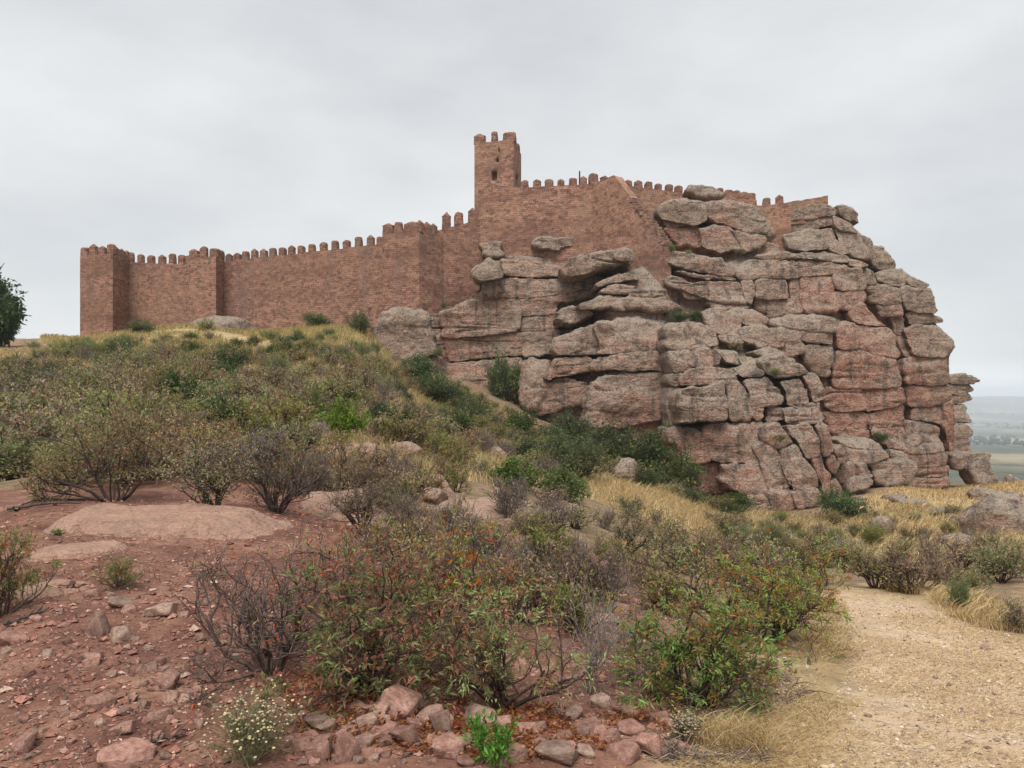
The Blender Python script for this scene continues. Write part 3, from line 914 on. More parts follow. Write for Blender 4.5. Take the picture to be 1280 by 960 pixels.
# ------------------------------------------------------------------ castle walls
def wall_grid(a, b, za0, za1, zb0, zb1, u0=0.0, holes=(), step=0.34, amp=0.05, ragged=0.0):
    """one wall face from plan point a to plan point b, seen from its right-hand normal; returns verts, quads, uvs"""
    a = np.array(a, float); b = np.array(b, float)
    Ln = np.linalg.norm(b - a)
    ss = set(np.round(np.linspace(0, 1, max(2, int(Ln / step) + 1)), 4))
    hh = set(np.round(np.linspace(0, 1, max(2, int(max(za1 - za0, zb1 - zb0) / step) + 1)), 4))
    for (s0, s1, h0, h1, dp) in holes:
        for t in (s0, s1):
            ss = {q for q in ss if abs(q - t) > 0.012} | {t}
        for t in (h0, h1):
            hh = {q for q in hh if abs(q - t) > 0.008} | {t}
    s = np.array(sorted(ss)); h = np.array(sorted(hh))
    S, H = np.meshgrid(s, h, indexing='ij')
    xy = a[None, None, :] + (b - a)[None, None, :] * S[:, :, None]
    z0 = za0 + (zb0 - za0) * S; z1 = za1 + (zb1 - za1) * S
    z = z0 + (z1 - z0) * H
    d = (b - a) / Ln
    nrm = np.array((d[1], -d[0], 0.0))
    v = np.concatenate([xy, z[:, :, None]], 2).reshape(-1, 3)
    edge = ((S > 0) & (S < 1) & (H < 1)).ravel()
    v = v + nrm * (amp * fbm(v * 0.8, 3, 8) * edge)[:, None]
    if ragged:
        topm = (H.ravel() == 1)
        v[:, 2] += topm * ragged * fbm(v * 2.0, 2, 4)
    uv = np.stack([(u0 + S.ravel() * Ln), v[:, 2]], 1)
    ns, nh = len(s), len(h)
    quads = []; vs_ = [v]; uvs = [uv]; cnt = len(v)
    for i in range(ns - 1):
        for j in range(nh - 1):
            hole = None
            for q in holes:
                if q[0] - 1e-5 <= s[i] and s[i+1] <= q[1] + 1e-5 and q[2] - 1e-5 <= h[j] and h[j+1] <= q[3] + 1e-5: hole = q
            if hole is None:
                k = i*nh + j
                quads.append((k, k+nh, k+nh+1, k+1))
    for q in holes:
        i0 = int(np.argmin(abs(s-q[0]))); i1 = int(np.argmin(abs(s-q[1]))); j0 = int(np.argmin(abs(h-q[2]))); j1 = int(np.argmin(abs(h-q[3])))
        loop = [i*nh+j0 for i in range(i0, i1)] + [i1*nh+j for j in range(j0, j1)] + [i*nh+j1 for i in range(i1, i0, -1)] + [i0*nh+j for j in range(j1, j0, -1)]
        inner = v[loop] - nrm * q[4]
        vs_.append(inner); uvs.append(uv[loop] + 0.3)
        m = len(loop)
        for t in range(m):
            quads.append((loop[t], loop[(t+1) % m], cnt+(t+1) % m, cnt+t))
        # back of the recess
        cen = inner.mean(0); vs_.append(cen[None]); uvs.append(uv[loop].mean(0)[None])
        for t in range(m):
            quads.append((cnt+t, cnt+(t+1) % m, cnt+m, cnt+m))
        cnt += m + 1
    return np.vstack(vs_), np.array(quads), np.vstack(uvs)

def join(parts):
    V, Q, U = [], [], []
    off = 0
    for v, q, u in parts:
        V.append(v); Q.append(q + off); U.append(u); off += len(v)
    return np.vstack(V), np.vstack(Q), np.vstack(U)
def split_degenerate(Q):
    deg = Q[:, 2] == Q[:, 3]
    return (Q[deg][:, :3] if deg.any() else None), Q[~deg]

def merlon_mesh(seed):
    rg = np.random.default_rng(seed)
    bm = bmesh.new()
    prof = [[(0, .5), (.72, .5), (.86, .44), (.96, .28), (1.0, .10)], [(0, .5), (.68, .48), (.74, .5), (.90, .22), (1.0, .05)], [(0, .52), (.6, .48), (.80, .46), (.95, .36), (.99, .2)]][seed % 3]
    n = 12
    rings = []
    for z, hw in prof:
        r = []
        for k in range(n):
            a = 2*math.pi*(k + .5)/n
            cx, cy = math.cos(a), math.sin(a)
            m = max(abs(cx), abs(cy)); f = 0.62/m + 0.38
            r.append(bm.verts.new((cx*f*hw + rg.normal(0, .028), cy*f*(.5 if z < .8 else .5*(hw/.5)**.5) + rg.normal(0, .018), z + rg.normal(0, .012))))
        rings.append(r)
    for a, b in zip(rings, rings[1:]):
        for k in range(n):
            bm.faces.new((a[k], a[(k+1) % n], b[(k+1) % n], b[k]))
    bm.faces.new(rings[-1]); bm.faces.new(rings[0][::-1])
    uvl = bm.loops.layers.uv.new('UVMap')
    for f in bm.faces:
        for l in f.loops:
            c = l.vert.co
            l[uvl].uv = (math.atan2(c.y, c.x)*0.35 + seed*1.7, c.z*1.2 + seed*3.1)
    me = bpy.data.meshes.new('merlon'); bm.to_mesh(me); bm.free()
    me.materials.append(M_MERL)
    return me
MERL = [merlon_mesh(k) for k in range(6)]
def add_merlon(parent, org, xyz, ang, w, t, h):
    o = link('merlon', MERL[rnd.randrange(6)], parent, loc=tuple(np.array(xyz) - org))
    o.rotation_euler = (0, 0, ang + rnd.uniform(-.04, .04))
    o.scale = (w * rnd.uniform(.86, 1.12), t, h * rnd.uniform(.86, 1.14))
    return o

def plan(px, D): return np.array((PX(px, D), D))
def make_curtain(name, label, p0, p1, ztop0, ztop1, zb0, zb1, merl=(), thick=1.3, mat=None, mw=0.85, mh=1.15, holes=(), ragged=0.06, cat='castle wall', group='curtain walls of the castle', wall_name='wall'):
    p0 = np.array(p0); p1 = np.array(p1)
    d = (p1 - p0) / np.linalg.norm(p1 - p0)
    bk = np.array((-d[1], d[0])) * thick
    if bk[1] < 0: bk = -bk
    org = np.array((*(0.5*(p0+p1)), min(zb0, zb1)))
    parts = [wall_grid(p0, p1, zb0, ztop0, zb1, ztop1, holes=holes, ragged=ragged)]
    parts.append(wall_grid(p1, p1 + bk, zb1, ztop1, zb1, ztop1, 3.3))
    parts.append(wall_grid(p1 + bk, p0 + bk, zb1, ztop1, zb0, ztop0, 7.7))
    parts.append(wall_grid(p0 + bk, p0, zb0, ztop0, zb0, ztop0, 1.7))
    # walk on top, hidden a little below the edge
    tv = np.array([(*p0, ztop0-.06), (*p1, ztop1-.06), (*(p1+bk), ztop1-.06), (*(p0+bk), ztop0-.06)])
    parts.append((tv, np.array([[0, 1, 2, 3]]), tv[:, :2]*1.0))
    v, q, u = join(parts)
    tr, q = split_degenerate(q)
    root = empty(name, tuple(org))
    tag(root, label, cat, group)
    link(wall_name, mesh_at(wall_name, v, org, tris=tr, quads=q, uv=u, mat=mat or M_WALL), root)
    ang = math.atan2(d[1], d[0])
    for s, ww in merl:
        c = p0 + (p1 - p0)*s + bk/np.linalg.norm(bk)*0.30
        add_merlon(root, org, (*c, ztop0 + (ztop1-ztop0)*s - 0.08), ang, ww*mw, 0.55, mh)
    return root
def merl_px(pxs, p0, p1, wide=()):
    """fraction along p0-p1 at which each bearing meets the wall"""
    r = []
    for x in pxs:
        u = (x - 640)/F
        d = p1 - p0
        s = (u*p0[1] - p0[0]) / (d[0] - u*d[1])
        r.append((float(s), 1.6 if x in wide else 1.0))
    return r

def make_tower(name, label, corners, zb, zt, merl_edges, mat=None, holes0=(), holes1=(), mw=0.9, mh=1.2, thick=0.6, group='towers of the castle'):
    cs = [np.array(c) for c in corners]
    org = np.array((*np.mean(cs, 0), zb))
    parts = []
    n = len(cs); u = 0
    for i in range(n):
        a, b = cs[i], cs[(i+1) % n]
        parts.append(wall_grid(a, b, zb, zt, zb, zt, u, holes=holes0 if i == 0 else holes1 if i == 1 else (), ragged=0.05)); u += np.linalg.norm(b-a)
    tv = np.array([(*c, zt-0.07) for c in cs])
    parts.append((tv, np.array([[0, 1, 2, 3]]), tv[:, :2]*1.0))
    v, q, uv = join(parts)
    tr, q = split_degenerate(q)
    root = empty(name, tuple(org))
    tag(root, label, 'castle tower', group)
    link('tower_wall', mesh_at('tower_wall', v, org, tris=tr, quads=q, uv=uv, mat=mat or M_WALL), root)
    for ei, fr in merl_edges:
        a, b = cs[ei], cs[(ei+1) % n]
        d = (b-a)/np.linalg.norm(b-a); inn = np.array((-d[1], d[0]))
        for s, w in fr:
            c = a + (b-a)*s + inn*0.30
            add_merlon(root, org, (*c, zt-0.09), math.atan2(d[1], d[0]), mw*w, 0.55, mh)
    return root

# left end tower
A_, B_, C_ = plan(100, 84), plan(141, 82.6), plan(163, 86.2)
make_tower('castle_tower', 'square red corner tower at the far left end of the castle wall', [A_, B_, C_, A_+(C_-B_)], 2.0, 16.4,
    [(0, [(.1, 1.25), (.36, 1.1), (.63, 1.1), (.9, 1.25)]), (1, [(.3, 1.1), (.62, 1.1), (.93, 1.1)]), (3, [(.1, 1.2), (.4, 1.), (.7, 1.)]), (2, [(.2, 1.), (.5, 1.), (.8, 1.)])])
p0, p1 = plan(150, 86.6), plan(241, 81.5)
make_curtain('curtain_wall', 'short stretch of red castle wall between the left corner tower and the next turret', p0, p1, 16.15, 14.95, 3, 4,
    merl_px([161,173.5,186.5,200,213,225,234], p0, p1))
A_, B_, C_ = plan(236, 80.5), plan(270, 79.4), plan(281, 82.0)
make_tower('castle_tower', 'small square turret between the two left stretches of castle wall', [A_, B_, C_, A_+(C_-B_)], 4.5, 15.45,
    [(0, [(.14, 1.3), (.5, 1.0), (.87, 1.3)]), (1, [(.5, 1.1), (.9, 1.1)]), (3, [(.4, 1.), (.8, 1.)])], mh=1.15)
p0, p1 = plan(274, 82.0), plan(481, 73.6)
make_curtain('curtain_wall', 'longest stretch of red castle wall left of the middle bastion', p0, p1, 15.3, 15.55, 3.5, 3.5,
    merl_px([284,294.5,305,316,327.5,339,351,362.5,374.5,388,402.7,417,431.6,446.4,461.5,474], p0, p1), mh=1.05)
A_, B_, C_ = plan(478, 72.0), plan(524, 71.3), plan(553, 73.6)
make_tower('castle_tower', 'broad red bastion in the middle of the wall above the grey boulder', [A_, B_, C_, A_+(C_-B_)], 4.0, 16.35,
    [(0, [(.14, 1.3), (.42, .85), (.80, 2.0)]), (1, [(.1, .9), (.40, .9), (.68, .95)]), (3, [(.5, 1.)])], mh=1.1)
p0, p1 = plan(546, 73.5), plan(602, 75.6)
make_curtain('curtain_wall', 'short climbing wall between the middle bastion and the tall keep', p0, p1, 16.85, 18.5, 6, 6,
    merl_px([559.4,575,592], p0, p1), mh=1.5, mw=.95)
A_, B_, C_ = plan(593, 77.0), plan(642, 75.9), plan(651.5, 80.5)
make_tower('castle_keep', 'tall square keep tower rising above the castle walls', [A_, B_, C_, A_+(C_-B_)], 15.0, 26.75,
    [(0, [(.12, 1.45), (.50, .75), (.88, 1.6)]), (1, [(.35, 1.), (.8, 1.3)]), (3, [(.15, 1.2), (.6, 1.)])], mat=M_WALL2,
    holes0=[(.43, .58, .655, .735, .6), (.555, .625, .815, .845, .5), (.61, .645, .895, .935, .5)], holes1=[(.3, .55, .62, .74, .5)], mh=1.05, group=None)
p0, p1 = plan(598, 75.6), plan(741, 72.8)
make_curtain('curtain_wall', 'wide rubble wall right of the keep standing on the crag with rocks built into it', p0, p1, 21.5, 21.3, 12.0, 9.5,
    merl_px([655.5,670.6,685.7,700.5,715.6,728.7], p0, p1), mat=M_WALL2, thick=1.5, mw=.78, mh=.85)
p0b, p1b = plan(739.5, 72.9), plan(776, 74.5)
make_curtain('curtain_wall', 'highest short wall behind the sloping buttress top', p0b, p1b, 21.5, 21.6, 12.0, 12.0,
    merl_px([744,758,771], p0b, p1b), mat=M_WALL2, mw=.95, mh=.95)
p0, p1 = plan(773, 74.4), plan(862, 76)
make_curtain('curtain_wall', 'battlemented wall right of the sloping buttress behind the dark overhang', p0, p1, 21.7, 21.2, 12, 12,
    merl_px([786,799,812,824,837.6,849.5], p0, p1), mat=M_WALL2, mw=.8, mh=.85)
p0, p1 = plan(855, 76.5), plan(946, 75)
make_curtain('curtain_wall', 'battlemented wall on the crag right of the perched boulder', p0, p1, 21.75, 20.3, 14, 13,
    merl_px([890,900,911,921,930,939], p0, p1), mat=M_WALL2, mw=.85, mh=.85)
p0, p1 = plan(946, 70.6), plan(989, 69.5)
make_curtain('curtain_wall', 'low wall patch closing the cleft between the two topmost rocks', p0, p1, 18.55, 18.6, 13.5, 14.0,
    merl_px([958,974], p0, p1), mat=M_WALL2, mw=.8, mh=.85)
p0, p1 = plan(985, 69.9), plan(1035, 70.6)
make_curtain('parapet_wall', 'plain wedge of wall at the top right end of the crag without battlements', p0, p1, 18.7, 19.5, 16.6, 17.0, (), mat=M_WALL2, thick=1.0, group=None)

def make_spur():
    a = plan(738, 73.0); b = plan(829.5, 65.4)
    d = b - a; Ln = np.linalg.norm(d); d = d/Ln
    bk = np.array((-d[1], d[0])) * 1.0
    if bk[0] < 0: bk = -bk
    s_at = lambda px: merl_px([px], a, b)[0][0]
    s_top = s_at(768)
    prof = [(0, 21.25), (s_top, 21.4), (1.0, PZ(303, 65.4))]
    zb = 8.0
    parts = []
    N = 60; Hn = 44
    s = np.linspace(0, 1, N); zt = np.interp(s, [q[0] for q in prof], [q[1] for q in prof])
    h = np.linspace(0, 1, Hn)
    for side in (0, 1):
        base = a + side*bk
        xy = base[None, :] + (b-a)[None, :]*s[:, None]
        z = zb + (zt - zb)[:, None]*h[None, :]
        v = np.concatenate([np.repeat(xy[:, None, :], Hn, 1), z[:, :, None]], 2).reshape(-1, 3)
        nrm = np.array((*(-bk if side == 0 else bk)/1.0, 0))
        v += nrm * (0.06*fbm(v*0.8, 3, 8))[:, None]
        ii, jj = np.meshgrid(np.arange(N-1), np.arange(Hn-1), indexing='ij'); k = (ii*Hn+jj).ravel()
        q = np.stack([k, k+Hn, k+Hn+1, k+1], 1)
        if side: q = q[:, ::-1]
        uv = np.stack([np.repeat(s*Ln, Hn) + side*5, v[:, 2]], 1)
        parts.append((v, q, uv))
    parts.append(wall_grid(b, b+bk, zb, prof[-1][1], zb, prof[-1][1], 2.2))
    tv = []; 
    for i in range(N):
        p = a + (b-a)*s[i]
        tv += [(*p, zt[i]-.03), (*(p+bk), zt[i]-.03)]
    tv = np.array(tv); i = np.arange(N-1)
    parts.append((tv, np.stack([2*i, 2*i+2, 2*i+3, 2*i+1], 1), np.stack([tv[:, 2], tv[:, 0]], 1)))
    v, q, uv = join(parts)
    org = np.array((*(b), zb))
    root = empty('buttress_wall', tuple(org))
    tag(root, 'triangular sloping buttress wall of red rubble stepping down onto the crag', 'buttress')
    link('wall', mesh_at('wall', v, org, quads=q, uv=uv, mat=M_WALL2), root)
    ang = math.atan2(d[1], d[0])
    me = MERL
    for k in range(16):
        t = .34 + .66*(k+.5)/16
        sx = s_top + (1-s_top)*t
        p = a + (b-a)*sx + bk*(.5 + .08*rnd.uniform(-1, 1))
        z = np.interp(sx, [q_[0] for q_ in prof], [q_[1] for q_ in prof])
        bm = bmesh.new(); bmesh.ops.create_cube(bm, size=1)
        for vv in bm.verts: vv.co += Vector((rnd.gauss(0, .05), rnd.gauss(0, .05), rnd.gauss(0, .05)))
        bmesh.ops.bevel(bm, geom=bm.edges[:], offset=.08, segments=1, affect='EDGES')
        m = bpy.data.meshes.new('coping_stone'); bm.to_mesh(m); bm.free(); m.materials.append(M_ROCK)
        o = link('coping_stone', m, root, loc=tuple(np.array((*p, z-.16)) - org), color=(.55, 0, 0, 1))
        o.rotation_euler = (0, 0.1, ang); o.scale = (.42, 1.08, .42)
make_spur()
bm = bmesh.new()
bmesh.ops.create_cone(bm, cap_ends=True, segments=8, radius1=.09, radius2=.07, depth=1.5)
me = bpy.data.meshes.new('iron_post'); bm.to_mesh(me); bm.free()
bb = NB('dark_iron'); bb.b.inputs['Base Color'].default_value = (.05, .045, .04, 1); me.materials.append(bb.m)
tag(link('iron_post', me, loc=(*plan(724.5, 73.8), 22.1)), 'thin dark post sticking up behind the merlons of the highest wall', 'post')

# ------------------------------------------------------------------ boulders and bedrock
def boulder_mesh(seed, n=2.0, flat=0.75, sub=4):
    bm = bmesh.new()
    bmesh.ops.create_icosphere(bm, subdivisions=sub, radius=1.0)
    v = np.array([q.co[:] for q in bm.verts])
    rg = np.random.default_rng(seed)
    # cut by random planes for a fractured outline
    for k in range(13):
        nr = rg.normal(size=3); nr /= np.linalg.norm(nr)
        dd = rg.uniform(.62, .92)
        s = v @ nr - dd
        v = v - np.where(s > 0, s*0.86, 0)[:, None]*nr
    v *= (1 + 0.06*fbm(v*2.2 + seed, 3, seed))[:, None]
    v *= (1 + 0.02*fbm(v*7 + seed, 2, seed))[:, None]
    v[:, 2] *= flat
    for q, c in zip(bm.verts, v): q.co = c
    me = bpy.data.meshes.new('boulder'); bm.to_mesh(me); bm.free()
    me.polygons.foreach_set('use_smooth', np.ones(len(me.polygons), bool))
    return me
def place_boulder(name, label, cat, px, py, wpx, hpx, seed, red=.2, D=None, sink=.35, depth=0.9, mat=None, group=None, rz=None):
    h = hit(px, py) if D is None else np.array((PX(px, D), D, float(ground_z(PX(px, D), D)[0])))
    w = wpx/F*h[1]; hh = hpx/F*h[1]
    me = boulder_mesh(seed, flat=1.0); me.materials.append(mat or M_ROCK)
    o = link(name, me, loc=(h[0], h[1]+w*.2, h[2] + hh*(.5 - sink*.5)), color=(red, 0, 0, 1))
    o.scale = (w*.56, w*.5*depth, hh*.62)
    o.rotation_euler = (0, 0, rz if rz is not None else rnd.uniform(-.3, .3))
    tag(o, label, cat, group)
    return o
def slab_mesh(seed, w, d, h, mat, n=70):
    rg = np.random.default_rng(seed)
    u = np.linspace(-1, 1, n); X, Y = np.meshgrid(u, u, indexing='ij')
    x, y = X.ravel(), Y.ravel()
    r = (abs(x)**3 + abs(y)**3)**(1/3)
    th = np.arctan2(y, x)
    rim = 0.86 + 0.12*fbm(np.stack([np.cos(th)*1.6+seed, np.sin(th)*1.6, 0*x], 1), 3, seed)
    t = r/rim
    z = h*np.clip(1 - smooth(.62, 1.06, t), 0, 1) + .0
    vx, vy = x*w/2, y*d/2
    p = np.stack([vx, vy, 0*vx], 1)
    z = z*(1 + .22*fbm(p*.9, 3, seed+1)) - .04*np.exp(-(vnoise(p*np.array([.7, 1.9, 1]), seed)/.05)**2) + .02*fbm(p*4, 3, seed+2)
    z -= .5*smooth(1.0, 1.2, t)
    ii, jj = np.meshgrid(np.arange(n-1), np.arange(n-1), indexing='ij'); k = (ii*n+jj).ravel()
    return mk_mesh('slab', np.stack([vx, vy, z], 1), quads=np.stack([k, k+n, k+n+1, k+1], 1), mat=mat)
def place_slab(label, px, py, w, d, h, seed, red, rz=0.0, tilt=(0, 0), lift=0.0):
    q = hit(px, py)
    o = link('bedrock_slab', slab_mesh(seed, w, d, h, M_BOULD), loc=(q[0], q[1], q[2]-.04+lift), color=(red, 0, 0, 1))
    o.rotation_euler = (tilt[0], tilt[1], rz)
    tag(o, label, 'rock slab', 'flat bedrock slabs showing through the soil')
place_slab('large flat pinkish bedrock slab in front of the two bare trunked shrubs at left', 205, 662, 3.0, 1.5, .22, 3, .85, -.05, (.08, 0))
place_slab('low reddish bedrock ledge left of the leafy hero shrub and below the dry twigs', 425, 636, 1.5, 1.6, .28, 4, .6, .2)
place_slab('pale broken bedrock ledge on the ridge right of the brown shrubs', 600, 640, 2.2, 2.0, .22, 5, .45, .3)
place_slab('small pale ledge further up the ridge beside the dry thicket', 440, 577, 2.2, 2.0, .45, 6, .45, -.2)
place_slab('cracked low red rock at the left edge below the large slab', 100, 690, 1.0, .7, .10, 7, .85, .4)
place_slab('low red rock shelf near the left margin with a tuft beside it', 70, 735, .9, .5, .07, 8, .85, .1)
place_slab('pale ridge rock partly buried beside the dead grey twigs', 520, 612, 1.6, 1.4, .3, 9, .4, .5)
place_boulder('boulder', 'rounded grey boulder at the foot of the cliff among dark bushes', 'boulder', 783, 605, 38, 34, 21, .2)
place_boulder('boulder', 'pinkish boulder beside the bright green bush on the hillside', 'boulder', 396, 556, 36, 30, 22, .5)
place_boulder('boulder', 'small red boulder in the middle of the left hillside thicket', 'boulder', 264, 530, 34, 24, 23, .6)
place_boulder('boulder', 'large flat grey boulder among bushes under the left curtain wall', 'boulder', 272, 430, 88, 34, 37, .1, D=77.5, sink=1.1)
place_boulder('boulder', 'pale rock on the upper slope just left of the bastion foot', 'boulder', 430, 470, 40, 14, 25, .5)
place_boulder('boulder', 'broad grey outcrop boulder cut by the right edge of the picture', 'boulder', 1268, 672, 92, 62, 36, .25, D=40, sink=.6)
place_boulder('boulder', 'flat pale boulder in dry grass below the lower right cliff blocks', 'boulder', 1106, 668, 32, 24, 27, .25)
place_boulder('boulder', 'grey boulder half sunk in the dry grass at far right above the bushes', 'boulder', 1204, 690, 46, 26, 28, .2)
place_boulder('boulder', 'knobbly grey boulder lying below the leaning rock pier', 'boulder', 1232, 640, 34, 20, 29, .15, D=56, sink=.6)
place_boulder('boulder', 'round grey boulder on the skyline right of the leaning pier', 'boulder', 1267, 604, 18, 16, 30, .15, D=80)
place_boulder('boulder', 'small pale stone in the grass below the front columns of the crag', 'boulder', 1077, 632, 14, 12, 32, .2)
RIB = [(1112,624),(1126,628),(1141,630),(1154,635),(1166,641),(1180,645),(1193,651),(1207,657)]
for k, (px, py) in enumerate(RIB):
    place_boulder('boulder', 'piece of the low broken rock rib in the grass', 'boulder', px, py, 17 + 6*(k % 3), 9 + 3*(k % 2), 40+k, .45, group='pieces of the broken rock rib', sink=.5)

for k, (x, y, w_, h_) in enumerate([(120,520,26,14),(205,545,30,16),(330,520,24,14),(345,470,22,10),(480,545,30,16),(505,575,34,16),(560,560,26,12),(455,590,40,18),(620,575,22,12),(250,480,20,10),(90,470,20,10),(540,630,30,14),(650,640,26,12),(700,660,22,12)]):
    place_boulder('boulder', 'pale low rock between the hillside shrubs', 'boulder', x, y, w_*1.3, h_*1.5, 140+k, .45, group='pale rocks on the hillside', sink=.3, mat=M_PALE)
# ------------------------------------------------------------------ loose stones, gravel
def stone_mesh(seed):
    rg = np.random.default_rng(seed)
    bm = bmesh.new()
    for k in range(13):
        p = rg.normal(size=3); p /= np.linalg.norm(p)
        p = np.sign(p)*np.abs(p)**.7
        bm.verts.new(p*rg.uniform(.8, 1.0))
    r = bmesh.ops.convex_hull(bm, input=bm.verts[:])
    bmesh.ops.delete(bm, geom=[g for g in r['geom_interior'] if isinstance(g, bmesh.types.BMVert)], context='VERTS')
    bmesh.ops.bevel(bm, geom=bm.edges[:], offset=.07, segments=1, affect='EDGES')
    bmesh.ops.triangulate(bm, faces=bm.faces[:])
    me = bpy.data.meshes.new('stone'); bm.to_mesh(me); bm.free()
    me.materials.append(M_STONE)
    return me
STONES = [stone_mesh(500+k) for k in range(14)]
def add_stone(px, py, wpx, hpx, label, group, red=.8, flat=None, sink=.5, zoff=0.0):
    h = hit(px, py)
    if h is None: return
    w = wpx/F*h[1]*.62; hh = hpx/F*h[1]*.66
    o = link('stone', STONES[rnd.randrange(14)], loc=(h[0], h[1]+w*.3, h[2] + hh*(1-sink)*.6 + zoff), color=((red + rnd.uniform(-.25, .2)) if rnd.random() < .72 else rnd.uniform(.1, .5), 0, 0, 1))
    o.scale = (w, w*rnd.uniform(.6, .95), hh)
    o.rotation_euler = (rnd.uniform(-.25, .25), rnd.uniform(-.25, .25), rnd.uniform(-.5, .5))
    tag(o, label, 'stone', group)
BIG = [
 (116,792,40,36,'largest upright squarish red stone near the left margin above the scree'),(146,800,30,22,'pale flat stone leaning against the largest squarish stone'),
 (200,770,38,20,'wedge shaped red stone lying alone right of the largest squarish stone'),(14,806,38,20,'pale pinkish stone cut by the left edge of the picture'),
 (112,826,26,14,'small flat stone right below the largest squarish stone'),(116,832,24,16,'rounded pale stone in the soil at left'),
 (148,758,32,14,'flat pale stone above the wedge shaped red stone'),(208,862,32,28,'topmost angular stone of the small left scree pile'),
 (183,842,26,18,'reddish stone at the upper left of the small scree pile'),(211,880,22,22,'upright little stone in the small scree pile'),
 (234,872,24,20,'pale round stone right of the small scree pile'),(122,886,32,20,'lone red stone in the bare soil left of the scree pile'),
 (30,938,36,26,'red block at the bottom left corner'),(150,957,64,26,'broad flat red stone at the bottom edge left of the flowering bush'),
 (152,918,34,18,'dark red flat stone above the broad stone at the bottom edge'),(196,900,30,14,'low flat stone below the small scree pile'),
 (498,893,56,36,'big dark flat stone jutting out under the leafy shrub'),(396,912,36,22,'red block left of the big dark flat stone'),
 (478,925,38,26,'pale red block in the middle of the bottom rubble'),(505,930,40,28,'squarish block right of the pale red block at the bottom'),
 (560,945,44,30,'dark angular block left of the bright green seedling'),(552,918,34,40,'tall red block behind the dark angular block'),
 (400,950,40,36,'upright red slab in the bottom rubble right of the flowering bush'),(430,952,34,40,'second upright red slab in the bottom rubble'),
 (378,945,36,32,'red stone touching the flowering bush'),(540,905,36,26,'flat stone tucked under the middle of the leafy shrub'),
 (600,908,52,30,'long dark stone above the bright green seedling'),(640,955,50,26,'flat red stone right of the bright green seedling'),
 (700,950,60,24,'flat red stone at the bottom edge below the leaf litter'),(778,950,46,26,'pale pink block at the bottom edge of the right rubble'),
 (812,944,40,34,'reddish tilted slab at the right end of the bottom rubble'),(762,930,34,22,'smooth red stone in the right rubble'),
 (738,915,36,20,'rounded brown stone in the right rubble'),(716,898,30,18,'small dark stone right of the leaf litter'),
 (790,918,36,20,'dark flat stone at the edge of the right rubble'),(828,905,30,18,'dark stone under the right leafy shrub'),
 (1168,769,0,0,''),(760,745,36,26,'tilted red slab on the bank behind the grey dead twigs'),(790,725,30,22,'upper red slab on the bank behind the grey dead twigs'),
 (772,770,34,26,'lower red slab on the bank behind the grey dead twigs'),(745,705,26,16,'small red slab near the top of the bank'),
 (1232,812,17,7,'single dark flat stone lying on the pale track'),(1086,896,10,7,'small dark stone alone in the lower middle of the track'),
]
for q in BIG:
    if q[2] == 0: continue
    add_stone(q[0], q[1], q[2], q[3], q[4], 'larger loose stones in the foreground', .85 if q[0] < 900 else .1)
def scatter_px(poly, n, seed, mind, tries=40):
    rg = random.Random(seed)
    poly = np.array(poly, float)
    x0, y0 = poly.min(0); x1, y1 = poly.max(0)
    pts = []
    for _ in range(n*tries):
        if len(pts) >= n: break
        p = (rg.uniform(x0, x1), rg.uniform(y0, y1))
        if not inside(poly, np.array([p[0]]), np.array([p[1]]))[0]: continue
        md = mind(p) if callable(mind) else mind
        if all((p[0]-q[0])**2 + ((p[1]-q[1])*1.5)**2 > md*md for q in pts): pts.append(p)
    return pts
for poly, n, mn, mx, label, grp in (
    ([(0,750),(120,700),(260,740),(330,850),(260,955),(0,955)], 120, 8, 24, 'small angular red stone on the bare soil at left', 'small stones on the bare soil'),
    ([(170,830),(260,830),(270,900),(180,905)], 16, 12, 24, 'angular stone in the small scree pile at left', 'stones of the small scree pile'),
    ([(360,900),(470,880),(640,890),(840,880),(860,955),(360,958)], 105, 14, 36, 'angular red stone in the rubble along the bottom edge', 'stones of the bottom rubble bank'),
    ([(690,690),(800,690),(850,760),(760,850),(700,800)], 34, 12, 28, 'red stone on the bank behind the dead grey twigs', 'stones on the bank behind the twigs'),
    ([(480,600),(640,600),(680,660),(520,670)], 26, 8, 22, 'pale flat stone on the ridge between brown shrubs', 'pale stones on the ridge')):
    for (x, y) in scatter_px(poly, n, int(poly[0][0])+n, 9):
        w = rnd.uniform(mn, mx)*(rnd.random()**.6*.7+.3)
        add_stone(x, y, w, w*rnd.uniform(.4, .8), label, grp, .8 if y > 680 else .45)

def pebble_mesh(name, XY, size, cols, seed, mat):
    """many small angular pebbles in one mesh"""
    rg = np.random.default_rng(seed)
    n = len(XY)
    octv = np.array([(1,0,0),(0,1,0),(-1,0,0),(0,-1,0),(0,0,1),(0,0,-.6),(.7,.7,.35),(-.7,.6,.4)])
    tri = np.array([(0,6,4),(6,1,4),(1,7,4),(7,2,4),(2,3,4),(3,0,4),(0,1,6),(1,2,7),(0,5,1),(1,5,2),(2,5,3),(3,5,0)])
    z = ground_z(XY[:, 0], XY[:, 1])
    v = octv[None]*(1 + rg.normal(0, .22, (n, 8, 3)))
    v *= (size[:, None]*rg.uniform(.6, 1.3, (n, 3)))[:, None, :]*np.array((1, 1, .65))
    a = rg.uniform(0, 6.28, n); ca, sa = np.cos(a)[:, None], np.sin(a)[:, None]
    vx = v[..., 0]*ca - v[..., 1]*sa; vy = v[..., 0]*sa + v[..., 1]*ca
    V = np.stack([vx + XY[:, :1], vy + XY[:, 1:], v[..., 2] + z[:, None] + size[:, None]*.15], 2).reshape(-1, 3)
    T = (tri[None] + (np.arange(n)*8)[:, None, None]).reshape(-1, 3)
    return mk_mesh(name, V, tris=T, mat=mat, cols=np.repeat(cols, 8, 0), sm=False)
